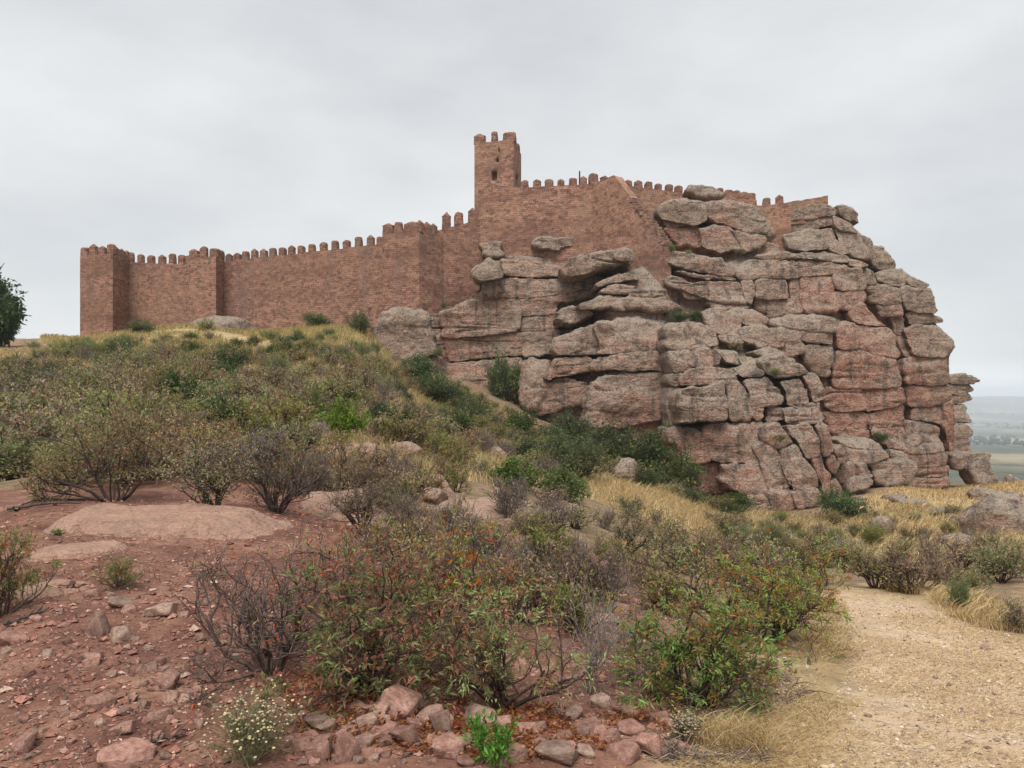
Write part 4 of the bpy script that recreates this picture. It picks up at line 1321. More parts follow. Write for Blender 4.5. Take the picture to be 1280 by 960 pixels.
def scat_xy(poly, n, seed, near=1.0):
    rg = np.random.default_rng(seed)
    x0, y0 = poly.min(0); x1, y1 = poly.max(0)
    out = []
    tot = 0
    while tot < n:
        # denser near the viewer, where single pieces can be seen
        r = y0 + (y1-y0)*rg.random(n*4)**(1+near)
        x = rg.uniform(x0, x1, n*4)
        m = inside(poly, x, r)
        out.append(np.stack([x[m], r[m]], 1)); tot += m.sum()
    return np.vstack(out)[:n]
def make_vc(name):
    b = NB(name); p = b.pos()
    c = b.mix(b.ramp(b.noise(p, 60, 3), [(0.35, .5), (.6, 0)]), b.attr('Col', 'Color'), (.08, .05, .04))
    return b.done(c)
M_PEB = make_vc('gravel_stone')
rg0 = np.random.default_rng(3)
left_near = poly_xy([(-60,955,3.0),(340,955),(880,955),(840,760),(700,660),(400,600),(0,650)])
xy = scat_xy(left_near, 17000, 1, .8)
s = rg0.lognormal(-4.75, .6, len(xy)).clip(.003, .035)
pal = np.array([(.34,.16,.115),(.26,.115,.085),(.42,.23,.17),(.20,.085,.065),(.52,.36,.28)])
cols = pal[rg0.choice(5, len(xy), p=[.32,.27,.19,.16,.06])]*rg0.uniform(.75, 1.2, (len(xy), 1))
link('red_gravel', pebble_mesh('red_gravel', xy, s, cols, 1, M_PEB), kind='stuff')['label'] = 'fine red gravel and chips strewn over the bare soil'
xy = np.vstack([scat_xy(PATH, 9000, 2, .9), scat_xy(poly_xy([(835,955),(880,880),(960,830),(1000,800),(1030,880),(960,955)]), 900, 5, .5)])
s = rg0.lognormal(-5.1, .5, len(xy)).clip(.002, .02)
pal = np.array([(.55,.44,.32),(.46,.33,.22),(.36,.25,.18),(.62,.52,.41),(.22,.15,.11)])
cols = pal[rg0.choice(5, len(xy), p=[.3,.28,.2,.12,.1])]*rg0.uniform(.8, 1.15, (len(xy), 1))
link('pale_gravel', pebble_mesh('pale_gravel', xy, s, cols, 2, M_PEB), kind='stuff')['label'] = 'pale grit scattered along the track'

# ------------------------------------------------------------------ plants
def tubes(P0, P1, R0, R1, sides=4):
    P0, P1 = np.array(P0), np.array(P1); R0, R1 = np.array(R0), np.array(R1)
    d = P1 - P0; d /= np.linalg.norm(d, axis=1, keepdims=True) + 1e-9
    up = np.where(np.abs(d[:, 2:3]) > .9, np.array([[1., 0, 0]]), np.array([[0, 0, 1.]]))
    a = np.cross(d, up); a /= np.linalg.norm(a, axis=1, keepdims=True) + 1e-9
    b = np.cross(d, a)
    n = len(P0)
    th = np.arange(sides)*2*math.pi/sides
    off = a[:, None, :]*np.cos(th)[None, :, None] + b[:, None, :]*np.sin(th)[None, :, None]
    v0 = P0[:, None] + off*R0[:, None, None]; v1 = P1[:, None] + off*R1[:, None, None]
    V = np.concatenate([v0, v1], 1).reshape(-1, 3)
    k = np.arange(sides); kn = (k+1) % sides
    q = np.stack([k, kn, kn+sides, k+sides], 1)
    Q = (q[None] + (np.arange(n)*2*sides)[:, None, None]).reshape(-1, 4)
    return V, Q
def leaves(P, Dr, Ln, Wd, rg, fold=.25, droop=.15, hero=False):
    n = len(P)
    d = Dr/(np.linalg.norm(Dr, axis=1, keepdims=True)+1e-9)
    rv = rg.normal(size=(n, 3)); rv[:, 2] += 1.2
    s = np.cross(d, rv); s /= np.linalg.norm(s, axis=1, keepdims=True)+1e-9
    u = np.cross(s, d)
    u = np.where(u[:, 2:3] < 0, -u, u)
    L_, W_ = Ln[:, None], Wd[:, None]
    b0 = P; t = P + d*L_ - np.array((0, 0, 1))*L_*droop
    m = P + d*L_*.45 - u*W_*fold
    l = P + d*L_*.40 + s*W_*.5 + u*W_*fold*.5; r = P + d*L_*.40 - s*W_*.5 + u*W_*fold*.5
    if hero:
        V = np.stack([b0, l, t, r, m], 1).reshape(-1, 3)
        f = np.array([(0,4,1),(1,4,2),(0,3,4),(3,2,4)]); k = 5
    else:
        V = np.stack([b0, l, t, r], 1).reshape(-1, 3)
        f = np.array([(0,2,1),(0,3,2)]); k = 4
    T = (f[None] + (np.arange(n)*k)[:, None, None]).reshape(-1, 3)
    return V, T, k
def grow(seed, stems=9, length=.6, spread=.9, levels=3, kids=(5, 5, 4), rad=.02, wig=.25, trop=.12, shrink=.58, segs=5, base_r=.06, low=.25):
    rg = np.random.default_rng(seed)
    P0, P1, R0, R1, LV = [], [], [], [], []
    tips = []       # position, direction along twigs
    st = []
    for k in range(stems):
        a = 2*math.pi*(k + rg.uniform(-.4, .4))/stems
        tl = rg.uniform(.15, 1)*spread
        d = np.array((math.cos(a)*tl, math.sin(a)*tl, 1.0)); d /= np.linalg.norm(d)
        st.append((np.array((math.cos(a)*base_r*rg.random(), math.sin(a)*base_r*rg.random(), -.04)), d, length*rg.uniform(.75, 1.25), rad*rg.uniform(.6, 1.2), 0))
    while st:
        p, d, ln, r, lv = st.pop()
        sl = ln/segs
        pts = [p]; ds = [d]
        for i in range(segs):
            d = d + rg.normal(0, wig, 3) + np.array((0, 0, trop))
            d /= np.linalg.norm(d)
            q = pts[-1] + d*sl
            if q[2] < .02: q[2] = .02 + rg.random()*.03
            ra, rb = r*(1-.6*i/segs), r*(1-.6*(i+1)/segs)
            P0.append(pts[-1]); P1.append(q); R0.append(ra); R1.append(rb); LV.append(lv)
            pts.append(q); ds.append(d)
        if lv < levels-1:
            nk = kids[lv]
            for c in range(nk):
                t = low + (1-low)*(c + rg.random())/nk
                i = min(segs-1, int(t*segs))
                pp = pts[i] + (pts[i+1]-pts[i])*(t*segs-i)
                dd = ds[i+1] + rg.normal(0, .62, 3); dd /= np.linalg.norm(dd)
                st.append((pp, dd, ln*shrink*rg.uniform(.7, 1.2), r*.5, lv+1))
        if lv >= levels-1 or lv == levels-2:
            for i in range(1 if lv >= levels-1 else segs-1, segs+1):
                tips.append((pts[i], ds[i], i/segs))
    return (np.array(P0), np.array(P1), np.array(R0), np.array(R1), np.array(LV)), tips
def shrub_proto(seed, pal, wts, n_leaf, leaf, grow_kw, bark=(.10, .07, .055), hero=False, height=1.0, minr=.0016, jit=.02, tip_rust=None, sides=4):
    (P0, P1, R0, R1, LV), tips = grow(seed, **grow_kw)
    H = max(P1[:, 2].max(), .05); k = height/H
    P0, P1, R0, R1 = P0*k, P1*k, np.maximum(R0*k, minr), np.maximum(R1*k, minr)
    rg = np.random.default_rng(seed+999)
    V, Q = tubes(P0, P1, R0, R1, sides)
    bc = np.array(bark)[None]*(rg.uniform(.7, 1.35, (len(P0), 1)))
    stem = mk_mesh('stems', V, quads=Q, mat=M_BARK, cols=np.repeat(bc, 2*sides, 0))
    if n_leaf == 0: return stem, None
    tp = np.array([t[0] for t in tips])*k; td = np.array([t[1] for t in tips]); tt = np.array([t[2] for t in tips])
    idx = rg.choice(len(tp), n_leaf, p=(tt**2.2+.03)/np.sum(tt**2.2+.03))
    P = tp[idx] + rg.normal(0, jit, (n_leaf, 3)); P[:, 2] = np.maximum(P[:, 2], .01)
    Dr = td[idx]*1.0 + rg.normal(0, .62, (n_leaf, 3)) + np.array((0, 0, .1))
    Ln = leaf[0]*rg.uniform(.55, 1.3, n_leaf); Wd = leaf[1]*rg.uniform(.7, 1.3, n_leaf)
    V, T, kk = leaves(P, Dr, Ln, Wd, rg, hero=hero)
    pal = np.array(pal)
    # neighbouring leaves share a tone, so that whole sprays turn brown together
    cl_ = vnoise(tp*7.0/height + seed, seed) + .35*rg.normal(size=len(tp))
    w = np.cumsum(wts)/np.sum(wts)
    cdf = np.argsort(np.argsort(cl_))/len(cl_)
    ci = np.searchsorted(w, np.clip(cdf[idx] + rg.normal(0, .06, n_leaf), 0, .999))
    cols = pal[np.clip(ci, 0, len(pal)-1)]*rg.uniform(.65, 1.35, (n_leaf, 1))
    fol = mk_mesh('foliage', V, tris=T, mat=M_LEAF, cols=np.repeat(cols, kk, 0), sm=False)
    return stem, fol
G1 = (.145,.185,.055); G2 = (.095,.13,.04); G3 = (.20,.245,.08); OL = (.21,.19,.075); OB = (.225,.16,.08); RU = (.36,.135,.05); RB = (.22,.11,.06); TN = (.28,.22,.125); GY = (.235,.21,.165); DK = (.055,.078,.030); BR = (.085,.15,.03); YG = (.25,.26,.08)
PROTO = {}
def proto(key, *a, **k):
    PROTO.setdefault(key, []).append(shrub_proto(*a, **k))
for k in range(5):
    proto('olive', 10+k, [G2, OL, G1, YG, OB, RB, TN, GY], [1.2, 3.2, 1.4, 1.2, 2.0, .6, 1.6, .6], 1900, (.075, .028), dict(stems=11, length=.5, spread=1.25, levels=3, kids=(6, 4, 4), rad=.02, wig=.2, trop=.10), height=1.0, jit=.03)
for k in range(4):
    proto('brown', 30+k, [OB, RB, OL, TN, G2], [3, 1.6, 2.4, 3, .5], 1300, (.065, .024), dict(stems=12, length=.5, spread=1.2, levels=3, kids=(6, 4, 4), rad=.02, wig=.24), height=1.0, bark=(.13, .09, .075), jit=.03)
for k in range(3):
    proto('twiggy', 40+k, [GY, TN, OL, RB], [3, 2, 1.5, 1], 520, (.05, .018), dict(stems=15, length=.55, spread=1.0, levels=3, kids=(6, 5, 3), rad=.016, wig=.26, trop=.14), height=1.0, bark=(.17, .135, .115), minr=.003, jit=.02)
for k in range(3):
    proto('dark', 50+k, [DK, (.055,.085,.03), G2, OL], [3, 3, 2, .5], 4200, (.07, .035), dict(stems=10, length=.5, spread=1.0, levels=3, kids=(7, 5, 4), rad=.025, wig=.2, trop=.06, low=.12), height=1.0, jit=.05)
for k in range(2):
    proto('bright', 60+k, [BR, (.11,.175,.04), (.06,.11,.026)], [3, 2, 1], 3400, (.09, .05), dict(stems=9, length=.45, spread=1.0, levels=3, kids=(7, 5, 4), rad=.02, wig=.2, trop=.05, low=.1), height=1.0, jit=.05)
for k in range(3):
    proto('broom', 70+k, [(.17,.19,.07), (.23,.22,.10), (.13,.16,.06)], [2, 2, 2], 2600, (.12, .012), dict(stems=26, length=.75, spread=.6, levels=2, kids=(7, 3), rad=.010, wig=.07, trop=.05), height=1.0, jit=.02, bark=(.14, .14, .07))
CISTUS_G = dict(stems=11, length=.55, spread=1.3, levels=4, kids=(4, 4, 3), rad=.015, wig=.26, trop=.07, low=.15)
HP = [OB, RU, RB, OL, (.165,.22,.06), (.23,.29,.09), G2]
proto('hero_a', 81, HP, [1.3, 2.4, 1.3, 1.6, 2.2, 2.0, .8], 5600, (.050, .0145), dict(CISTUS_G, stems=12), hero=True, height=1.0, sides=5, jit=.012)
proto('hero_b', 82, HP, [1.3, 1.3, 1.0, 2.2, 2.2, 2.0, .8], 4700, (.045, .0125), CISTUS_G, hero=True, height=1.0, sides=5, jit=.012)
proto('hero_c', 83, HP, [1.2, 1.0, .8, 2.0, 2.6, 2.2, 1.0], 6400, (.048, .014), dict(CISTUS_G, stems=12, spread=1.3), hero=True, height=1.0, sides=5, jit=.012)
proto('hero_d', 84, HP, [1.8, 2.4, 1.4, 2.2, 1.4, 1.2, .4], 3000, (.042, .012), dict(CISTUS_G, stems=9), hero=True, height=1.0, sides=5, jit=.012)
proto('dead', 86, HP, [1, 3, 2, 1, 1, 0, 0], 150, (.045, .014), dict(stems=12, length=.6, spread=1.5, levels=4, kids=(5, 4, 4), rad=.017, wig=.27, trop=.10, low=.3), hero=True, sides=6, bark=(.14, .10, .085))
proto('dead_b', 87, HP, [1, 1, 2, 2, 1, 0, 0], 420, (.045, .014), dict(stems=16, length=.6, spread=1.0, levels=3, kids=(5, 4), rad=.018, wig=.2, trop=.16), hero=True, sides=5, bark=(.11, .082, .07))
proto('grey_dead', 88, [GY], [1], 60, (.03, .01), dict(stems=16, length=.6, spread=.9, levels=4, kids=(3, 3, 2), rad=.010, wig=.24, trop=.13), sides=4, bark=(.30, .25, .215))
proto('grey_dead', 89, [GY], [1], 60, (.03, .01), dict(stems=13, length=.6, spread=1.1, levels=4, kids=(3, 3, 2), rad=.009, wig=.26, trop=.10), sides=4, bark=(.26, .21, .18))
proto('trunked', 91, [OB, OL, RU, RB, G1, TN], [2.6, 2.6, .9, 2, 1.2, 1.2], 4000, (.042, .014), dict(stems=11, length=.6, spread=1.35, levels=4, kids=(4, 4, 3), rad=.017, wig=.24, trop=.10, low=.4), sides=5, bark=(.07, .05, .043), jit=.02)
proto('trunked', 92, [OB, OL, GY, RB, G2, TN], [2, 3, 2, 1.5, 1.5, 1], 2200, (.042, .014), dict(stems=12, length=.65, spread=1.1, levels=4, kids=(4, 4, 3), rad=.024, wig=.2, trop=.10, low=.4), sides=5, bark=(.09, .065, .055), jit=.02)
proto('seedling', 95, [(.09,.17,.035), (.115,.20,.045), (.065,.125,.025)], [2, 2, 1], 420, (.16, .075), dict(stems=9, length=.5, spread=1.1, levels=3, kids=(4, 3), rad=.02, wig=.2), hero=True, bark=(.14,.2,.05), jit=.04)
_used = {}
def plant(key, px, py, hpx=None, hm=None, name='shrub', label=None, group=None, cat='shrub', wide=1.0, var=None, D=None, sink=.0, rz=None):
    h = hit(px, py) if D is None else np.array((PX(px, D), D, float(ground_z(PX(px, D), D)[0])))
    if h is None: return None
    H = hm if hm is not None else hpx/F*h[1]
    vs_ = PROTO[key]
    st, fo = vs_[rnd.randrange(len(vs_)) if var is None else var]
    o = empty(name, (h[0], h[1], h[2]-sink), rnd.uniform(0, 6.28) if rz is None else rz, (H*wide, H*wide, H))
    tag(o, label, cat, group)
    link('stems', st, o)
    if fo: link('foliage', fo, o, kind='stuff')
    return o

# hero plants of the foreground
plant('hero_a', 462, 868, 205, label='big cistus shrub with green leaves and rusty orange sprays, centre foreground', name='cistus_shrub', wide=1.02, rz=.6)
plant('hero_b', 628, 884, 180, label='cistus shrub with finer olive leaves right of the big rusty one', name='cistus_shrub', wide=.92, rz=2.0)
plant('hero_d', 545, 800, 175, label='loose rusty cistus behind the big one with bare gaps', name='cistus_shrub', wide=1.1, rz=1.0)
plant('hero_d', 430, 760, 120, label='small rust tinted cistus behind the dead dark shrub', name='cistus_shrub', wide=1.1, rz=4.0)
plant('dead', 338, 840, 200, label='leafless dark shrub with thick twisted trunks left of the big cistus', name='dead_shrub', wide=1.1, rz=2.6)
plant('hero_c', 878, 882, 172, label='broad green cistus shrub beside the pale track', name='cistus_shrub', wide=1.15, rz=.3)
plant('hero_b', 965, 800, 135, label='olive cistus at the track edge behind the broad green one', name='cistus_shrub', wide=1.1, rz=3.3)
plant('hero_d', 900, 765, 115, label='rusty topped cistus behind the broad green one', name='cistus_shrub', wide=1.2, rz=5.0)
plant('grey_dead', 735, 868, 165, label='dead grey twiggy bush between the two leafy cistus shrubs', name='dead_shrub', wide=.8, var=0)
plant('grey_dead', 790, 850, 130, label='smaller dead grey bush touching the right cistus', name='dead_shrub', wide=.9, var=1)
plant('trunked', 140, 626, 118, label='dark trunked shrub with thin olive crown left of the bare fan shrub', name='cistus_shrub', wide=1.15, var=0, rz=.5)
plant('trunked', 268, 640, 108, label='fan shaped half bare shrub behind the large flat slab', name='cistus_shrub', wide=1.2, var=1, rz=.2)
plant('dead_b', 345, 640, 110, label='bare branched shrub leaning right of the fan shaped one', name='dead_shrub', wide=1.2, rz=1.0)
plant('hero_b', 2, 770, 135, label='green fine leaved bush cut by the left picture edge', name='cistus_shrub', wide=.6, rz=1.2)
plant('hero_b', 148, 737, 50, label='small fresh green bush on the bare red soil', name='small_bush', wide=.75)
plant('seedling', 613, 955, 64, label='bright green seedling between the stones at the bottom edge', name='seedling', cat='plant', wide=.85)
plant('seedling', 75, 669, 9, label='tiny green tuft on the large flat slab', name='seedling', cat='plant', wide=2)
plant('bright', 425, 552, 58, label='bright green rounded bush standing out on the brown hillside', name='green_bush', cat='bush', wide=.75, var=0)
plant('dark', 632, 500, 66, label='dark green young tree leaning against the middle of the cliff', name='young_tree', cat='tree', wide=.62, var=1)
plant('dark', 450, 428, 32, label='small dark conifer like bush beside the grey boulder under the bastion', name='green_bush', cat='bush', wide=.75, D=68)
for k, (x, y, h, w, lab) in enumerate([
  (800,600,66,1.0,'dark bush left half of the thicket at the cliff foot'), (845,618,60,1.0,'dark bush right half of the thicket at the cliff foot'),
  (765,585,60,1.0,'dark leafy bush behind the rounded grey boulder'), (715,560,50,.9,'dark bush below the young tree on the cliff foot'),
  (690,590,48,1.0,'green bush in the hollow left of the grey boulder'), (730,600,52,1.0,'green bush touching the golden grass slope'),
  (650,545,42,1.0,'dark bush under the young tree'), (920,640,26,1.3,'low dark bush at the foot of the front rock columns'),
  (1050,650,42,1.1,'grey green bush in front of the lower right blocks'), (520,480,40,1.1,'green bush right below the grey boulder'),
  (545,505,44,1.0,'green bush on the slope edge beside the cliff'), (590,530,36,1.1,'small dark bush on the slope edge'),
  (705,625,44,1.1,'bright edged bush above the ridge'), (640,610,40,1.2,'green spreading bush on the ridge'),(830,600,56,.9,'dark bush pressed against the red recess of the crag')]):
    plant('dark' if k not in (12, 13) else 'bright', x, y, h, label=lab, name='green_bush', cat='bush', wide=w)
for k, (x, y, h, lab) in enumerate([
  (1140,742,72,'dark olive bush above the bend of the track'), (1095,735,60,'olive bush left of the dark one above the track bend'),
  (1060,715,50,'low olive bush at the crest above the track'), (1180,735,56,'brownish bush right of the dark olive bush'),
  (1250,728,64,'greyish bush by the right edge above the track'), (1215,745,40,'small bush behind the yellow green broom'),
  (1278,790,52,'green bush cut by the right edge beside the track'), (1000,730,60,'olive bush left of the track crest'),
  (960,735,70,'brownish bush in the dip behind the right cistus'), (910,720,60,'olive bush in the dip left of the track crest'), (860,705,60,'pale bush above the right bank')]):
    plant('olive' if k % 3 else 'brown', x, y, h, label=lab, name='shrub', wide=1.05)
plant('broom', 1200, 765, 46, label='yellow green upright broom tuft beside the track bend', name='broom_bush', cat='bush', wide=.7)
plant('broom', 965, 700, 56, label='yellow green broom on the slope above the right cistus', name='broom_bush', cat='bush', wide=.9)
plant('brown', 890, 655, 22, label='single round reddish brown bush on the golden grass', name='shrub', wide=1.0)
for k, x in enumerate((175, 258, 395)):
    plant('dark' if k != 1 else 'olive', x, 424, 20, D=72, label=['dark low bush at the wall foot beside the left corner tower', 'low bush in front of the boulder under the turret', 'dark small bush at the foot of the longest wall'][k], name='green_bush', cat='bush', wide=1.3)
plant('dark', 850, 390, 0, hm=1.2, D=62.0, label='x', name='green_bush', cat='bush') if False else None

# hillside thickets
def thicket(poly, n, seed, mind, types, hm, label, group, name='shrub'):
    rg = random.Random(seed)
    for (x, y) in scatter_px(poly, n, seed, mind):
        if abs(x - 425) < 42 and 530 < y < 610: continue
        t = rg.choices([q[0] for q in types], [q[1] for q in types])[0]
        nm = {'olive': 'olive_shrub', 'brown': 'brown_shrub', 'twiggy': 'twiggy_shrub', 'dark': 'green_bush', 'bright': 'green_bush', 'broom': 'broom_bush', 'trunked': 'cistus_shrub'}[t]
        plant(t, x, y, hm=rg.uniform(*hm), label=label % {'olive': 'olive green', 'brown': 'rusty brown', 'twiggy': 'grey twiggy', 'dark': 'dark green', 'bright': 'bright green', 'broom': 'upright broom', 'trunked': 'open branched'}[t], group=group, name=nm, wide=rg.uniform(.85, 1.3))
thicket([(0,452),(100,450),(300,452),(420,442),(470,455),(540,490),(470,520),(330,500),(150,500),(0,500)], 95, 1, 17, [('olive', 5), ('brown', 2), ('twiggy', 1.2), ('dark', 1.3), ('broom', .6)], (.8, 1.5), '%s shrub in the thicket below the castle wall', 'upper hillside shrubs')
thicket([(0,500),(150,500),(330,500),(470,515),(560,520),(600,560),(560,590),(450,560),(300,550),(0,590)], 84, 2, 21, [('olive', 4.5), ('brown', 4), ('twiggy', 1.2), ('dark', .5)], (1.0, 1.6), '%s shrub in the middle hillside thicket', 'middle hillside shrubs')
thicket([(0,575),(300,560),(460,575),(520,600),(400,625),(330,600),(0,612)], 34, 3, 26, [('olive', 3), ('brown', 4), ('twiggy', 2), ('trunked', 2)], (.7, 1.15), '%s shrub on the lower hillside above the slab', 'lower hillside shrubs')
thicket([(430,600),(560,570),(700,610),(840,660),(860,720),(760,690),(640,670),(520,680),(430,660)], 26, 4, 28, [('olive', 2.5), ('brown', 3), ('twiggy', 3.5), ('trunked', 1)], (.55, .95), '%s shrub along the stony middle ridge', 'ridge shrubs')
thicket([(465,440),(560,480),(640,520),(610,545),(530,500),(460,462)], 30, 15, 13, [('olive', 3), ('brown', 2), ('twiggy', 1.5), ('broom', 1.5)], (.7, 1.4), '%s shrub on the slope beside the grey boulder', 'slope edge shrubs')
thicket([(540,480),(620,520),(720,575),(700,610),(620,590),(560,540)], 22, 5, 20, [('olive', 2.5), ('brown', 1), ('dark', 1.6), ('twiggy', 1)], (.9, 1.5), '%s shrub along the cliff foot gully', 'gully shrubs')
thicket([(930,650),(1040,655),(1100,690),(1050,715),(960,700),(890,690)], 24, 6, 22, [('olive', 2.5), ('brown', 1.2), ('broom', 1.5), ('twiggy', 1.5)], (.8, 1.3), '%s shrub in the dip left of the track', 'dip shrubs')
thicket([(1080,640),(1180,640),(1275,680),(1275,720),(1150,710),(1090,690)], 24, 7, 26, [('olive', 2), ('twiggy', 2), ('brown', 1), ('broom', 1)], (.6, 1.1), '%s shrub in the grass right of the crag', 'right slope shrubs')
thicket([(480,700),(640,660),(700,690),(800,700),(850,760),(760,800),(640,780),(520,760)], 22, 14, 30, [('brown', 3), ('twiggy', 3), ('olive', 2)], (.4, .75), '%s shrub on the bank behind the foreground cistus', 'bank shrubs')
thicket([(40,434),(100,428),(430,422),(465,440),(440,452),(40,452)], 90, 8, 6, [('broom', 4), ('olive', 3), ('twiggy', 1.5), ('dark', .7)], (.5, 1.2), '%s shrub on the crest before the castle wall', 'crest shrubs')
thicket([(660,545),(720,560),(860,622),(930,645),(900,650),(800,610),(690,580)], 18, 9, 17, [('dark', 3), ('olive', 1.5)], (1.0, 2.2), '%s bush in the belt along the foot of the cliff', 'cliff foot bushes', name='green_bush')

def words(n):
    ones = ['', 'first', 'second', 'third', 'fourth', 'fifth', 'sixth', 'seventh', 'eighth', 'ninth', 'tenth', 'eleventh', 'twelfth', 'thirteenth', 'fourteenth', 'fifteenth', 'sixteenth', 'seventeenth', 'eighteenth', 'nineteenth']
    tens = ['', '', 'twenty', 'thirty', 'forty', 'fifty', 'sixty', 'seventy', 'eighty', 'ninety']
    if n >= 100: return 'hundredth' if n == 100 else 'hundred-and-' + words(n-100)
    if n < 20: return ones[n]
    return tens[n//10][:-1] + 'ieth' if n % 10 == 0 else tens[n//10] + '-' + ones[n % 10]
def order_labels():
    by = {}
    for o in COL.objects:
        if o.parent is None and 'label' in o and 'group' in o: by.setdefault(o['label'], []).append(o)
    for lab, os_ in by.items():
        if len(os_) < 2: continue
        os_.sort(key=lambda o: o.location.x / max(o.location.y, .1))
        for i, o in enumerate(os_):
            o['label'] = lab + ', ' + words(i+1) + ' from the left'
order_labels()
# plants on crag ledges
def ledge_plant(key, px, py, D, hm, lab, wide=1.3):
    p = P3(px, py, D)
    st, fo = PROTO[key][rnd.randrange(len(PROTO[key]))]
    o = empty('ledge_bush', tuple(p), rnd.uniform(0, 6), (hm*wide, hm*wide, hm)); tag(o, lab, 'bush')
    link('stems', st, o); link('foliage', fo, o, kind='stuff')
for a in [('dark', 848, 402, 62.5, 1.0, 'grey green bush on the ledge under the buttress foot'), ('dark', 868, 400, 62.5, .9, 'second grey green bush on the ledge under the buttress foot'),
          ('olive', 925, 318, 68.5, .7, 'low green growth on the ledge under the topmost rocks'), ('olive', 945, 315, 68.5, .6, 'sparse growth in the cleft below the low wall patch'),
          ('broom', 838, 315, 66.0, .8, 'tuft of pale grass beside the buttress'), ('broom', 860, 320, 66.0, .6, 'small tuft of pale grass on the ledge right of the buttress'),
          ('olive', 920, 438, 60.2, .9, 'green tuft on the sloping shelf of the crag'), ('broom', 970, 470, 56.5, .8, 'yellow tuft in the groove of the front bulge'),
          ('olive', 975, 552, 54.3, .7, 'grey tuft growing on the front rock columns'), ('broom', 548, 445, 69.8, .9, 'yellow tuft in the crack beside the grey boulder'), ('olive', 556, 385, 70.2, .8, 'little bush at the wall corner above the crack'),
          ('dark', 1100, 552, 64.2, .9, 'dark tuft on the block at the foot of the red face')]:
    ledge_plant(*a)

# everlasting with pale button flowers
def flower_bush(px, py, hpx, label):
    h = hit(px, py); H = hpx/F*h[1]
    (P0, P1, R0, R1, LV), tips = grow(301, stems=46, length=.8, spread=.85, levels=2, kids=(6, 3), rad=.006, wig=.09, trop=.03)
    k = H/P1[:, 2].max()
    V, Q = tubes(P0*k, P1*k, np.maximum(R0*k, .0009), np.maximum(R1*k, .0008), 4)
    o = empty('everlasting_bush', tuple(h), 0, (1.15, 1.1, 1.0)); tag(o, label, 'plant')
    link('stems', mk_mesh('stems', V, quads=Q, mat=M_BARK, cols=np.tile((.20, .19, .10), (len(V), 1))), o)
    rg = np.random.default_rng(4)
    tp = np.array([t[0] for t in tips if t[2] > .7])*k; td = np.array([t[1] for t in tips if t[2] > .7])
    idx = rg.choice(len(tp), 2600)
    V, T, kk = leaves(tp[idx]*rg.uniform(.6, 1, (2600, 1)), td[idx] + rg.normal(0, .5, (2600, 3)), np.full(2600, .018), np.full(2600, .003), rg)
    c = np.array((.20, .20, .11))*rg.uniform(.6, 1.3, (2600, 1))
    link('foliage', mk_mesh('foliage', V, tris=T, mat=M_LEAF, cols=np.repeat(c, kk, 0), sm=False), o, kind='stuff')
    ends = np.array([t[0] for t in tips if t[2] >= .99])*k
    ends = ends[ends[:, 2] > H*.35]
    if len(ends) > 480: ends = ends[rg.choice(len(ends), 480, replace=False)]
    bm = bmesh.new(); bmesh.ops.create_icosphere(bm, subdivisions=2, radius=1)
    for v in bm.verts: v.co.z *= .75
    base = np.array([v.co[:] for v in bm.verts]); tr = np.array([[v.index for v in f.verts] for f in bm.faces]); bm.free()
    n = len(ends)
    V = (base[None]*rg.uniform(.0036, .006, (n, 1, 1)) + ends[:, None]).reshape(-1, 3)
    T = (tr[None] + (np.arange(n)*len(base))[:, None, None]).reshape(-1, 3)
    c = np.array((.46, .40, .22))*rg.uniform(.75, 1.2, (n, 1))
    link('flower_heads', mk_mesh('flower_heads', V, tris=T, mat=M_LEAF, cols=np.repeat(c, len(base), 0)), o, kind='stuff')
flower_bush(312, 957, 104, 'small everlasting bush covered in pale yellow button flowers, bottom left of centre')
flower_bush(857, 925, 34, 'small dried plant with cream seed heads below the right cistus')

# tree at the far left edge
def left_tree():
    D = 56.0
    st, fo = shrub_proto(400, [DK, (.05,.085,.035), (.07,.11,.045)], [3, 3, 2], 15000, (.065, .032), dict(stems=4, length=.6, spread=.5, levels=4, kids=(8, 6, 5), rad=.05, wig=.2, trop=.02, low=.25, shrink=.6), jit=.035, bark=(.06, .05, .045))
    x = PX(-6, D); z = float(ground_z(x, D)[0])
    H = PZ(334, D) - z
    o = empty('evergreen_tree', (x, D, z), 1.0, (H*.85, H*.85, H)); tag(o, 'dark evergreen tree cut by the left edge beside the castle', 'tree')
    st.name = 'trunk'; fo.name = 'crown'
    link('trunk', st, o); link('crown', fo, o, kind='stuff')
left_tree()

# ------------------------------------------------------------------ grass, litter, low cover
def blades(XY, H, pal, wts, seed, lean=.35, wid=.006, zoff=0.0, segs=2):
    rg = np.random.default_rng(seed)
    n = len(XY)
    z = ground_z(XY[:, 0], XY[:, 1])
    B = np.stack([XY[:, 0], XY[:, 1], z - .01], 1)
    a = rg.uniform(0, 6.28, n); l = rg.normal(lean, .22, n)
    d = np.stack([np.cos(a)*l, np.sin(a)*l, np.ones(n)], 1); d /= np.linalg.norm(d, axis=1, keepdims=True)
    s = np.stack([-np.sin(a+rg.normal(0, .8, n)), np.cos(a), 0*a], 1)
    W_ = wid*rg.uniform(.6, 1.4, (n, 1)) if np.isscalar(wid) else wid[:, None]
    h = H[:, None]
    m = B + d*h*.55; t = B + d*h + np.stack([np.cos(a), np.sin(a), -np.ones(n)*.6], 1)*h*.22
    V = np.stack([B - s*W_, B + s*W_, m + s*W_*.7, m - s*W_*.7, t], 1).reshape(-1, 3)
    k = (np.arange(n)*5)[:, None]
    Q = k + np.array([[0, 1, 2, 3]]); T = k + np.array([[3, 2, 4]])
    pal = np.array(pal)
    c = pal[rg.choice(len(pal), n, p=np.array(wts)/np.sum(wts))]*rg.uniform(.7, 1.25, (n, 1))
    return V, T, Q, np.repeat(c, 5, 0)
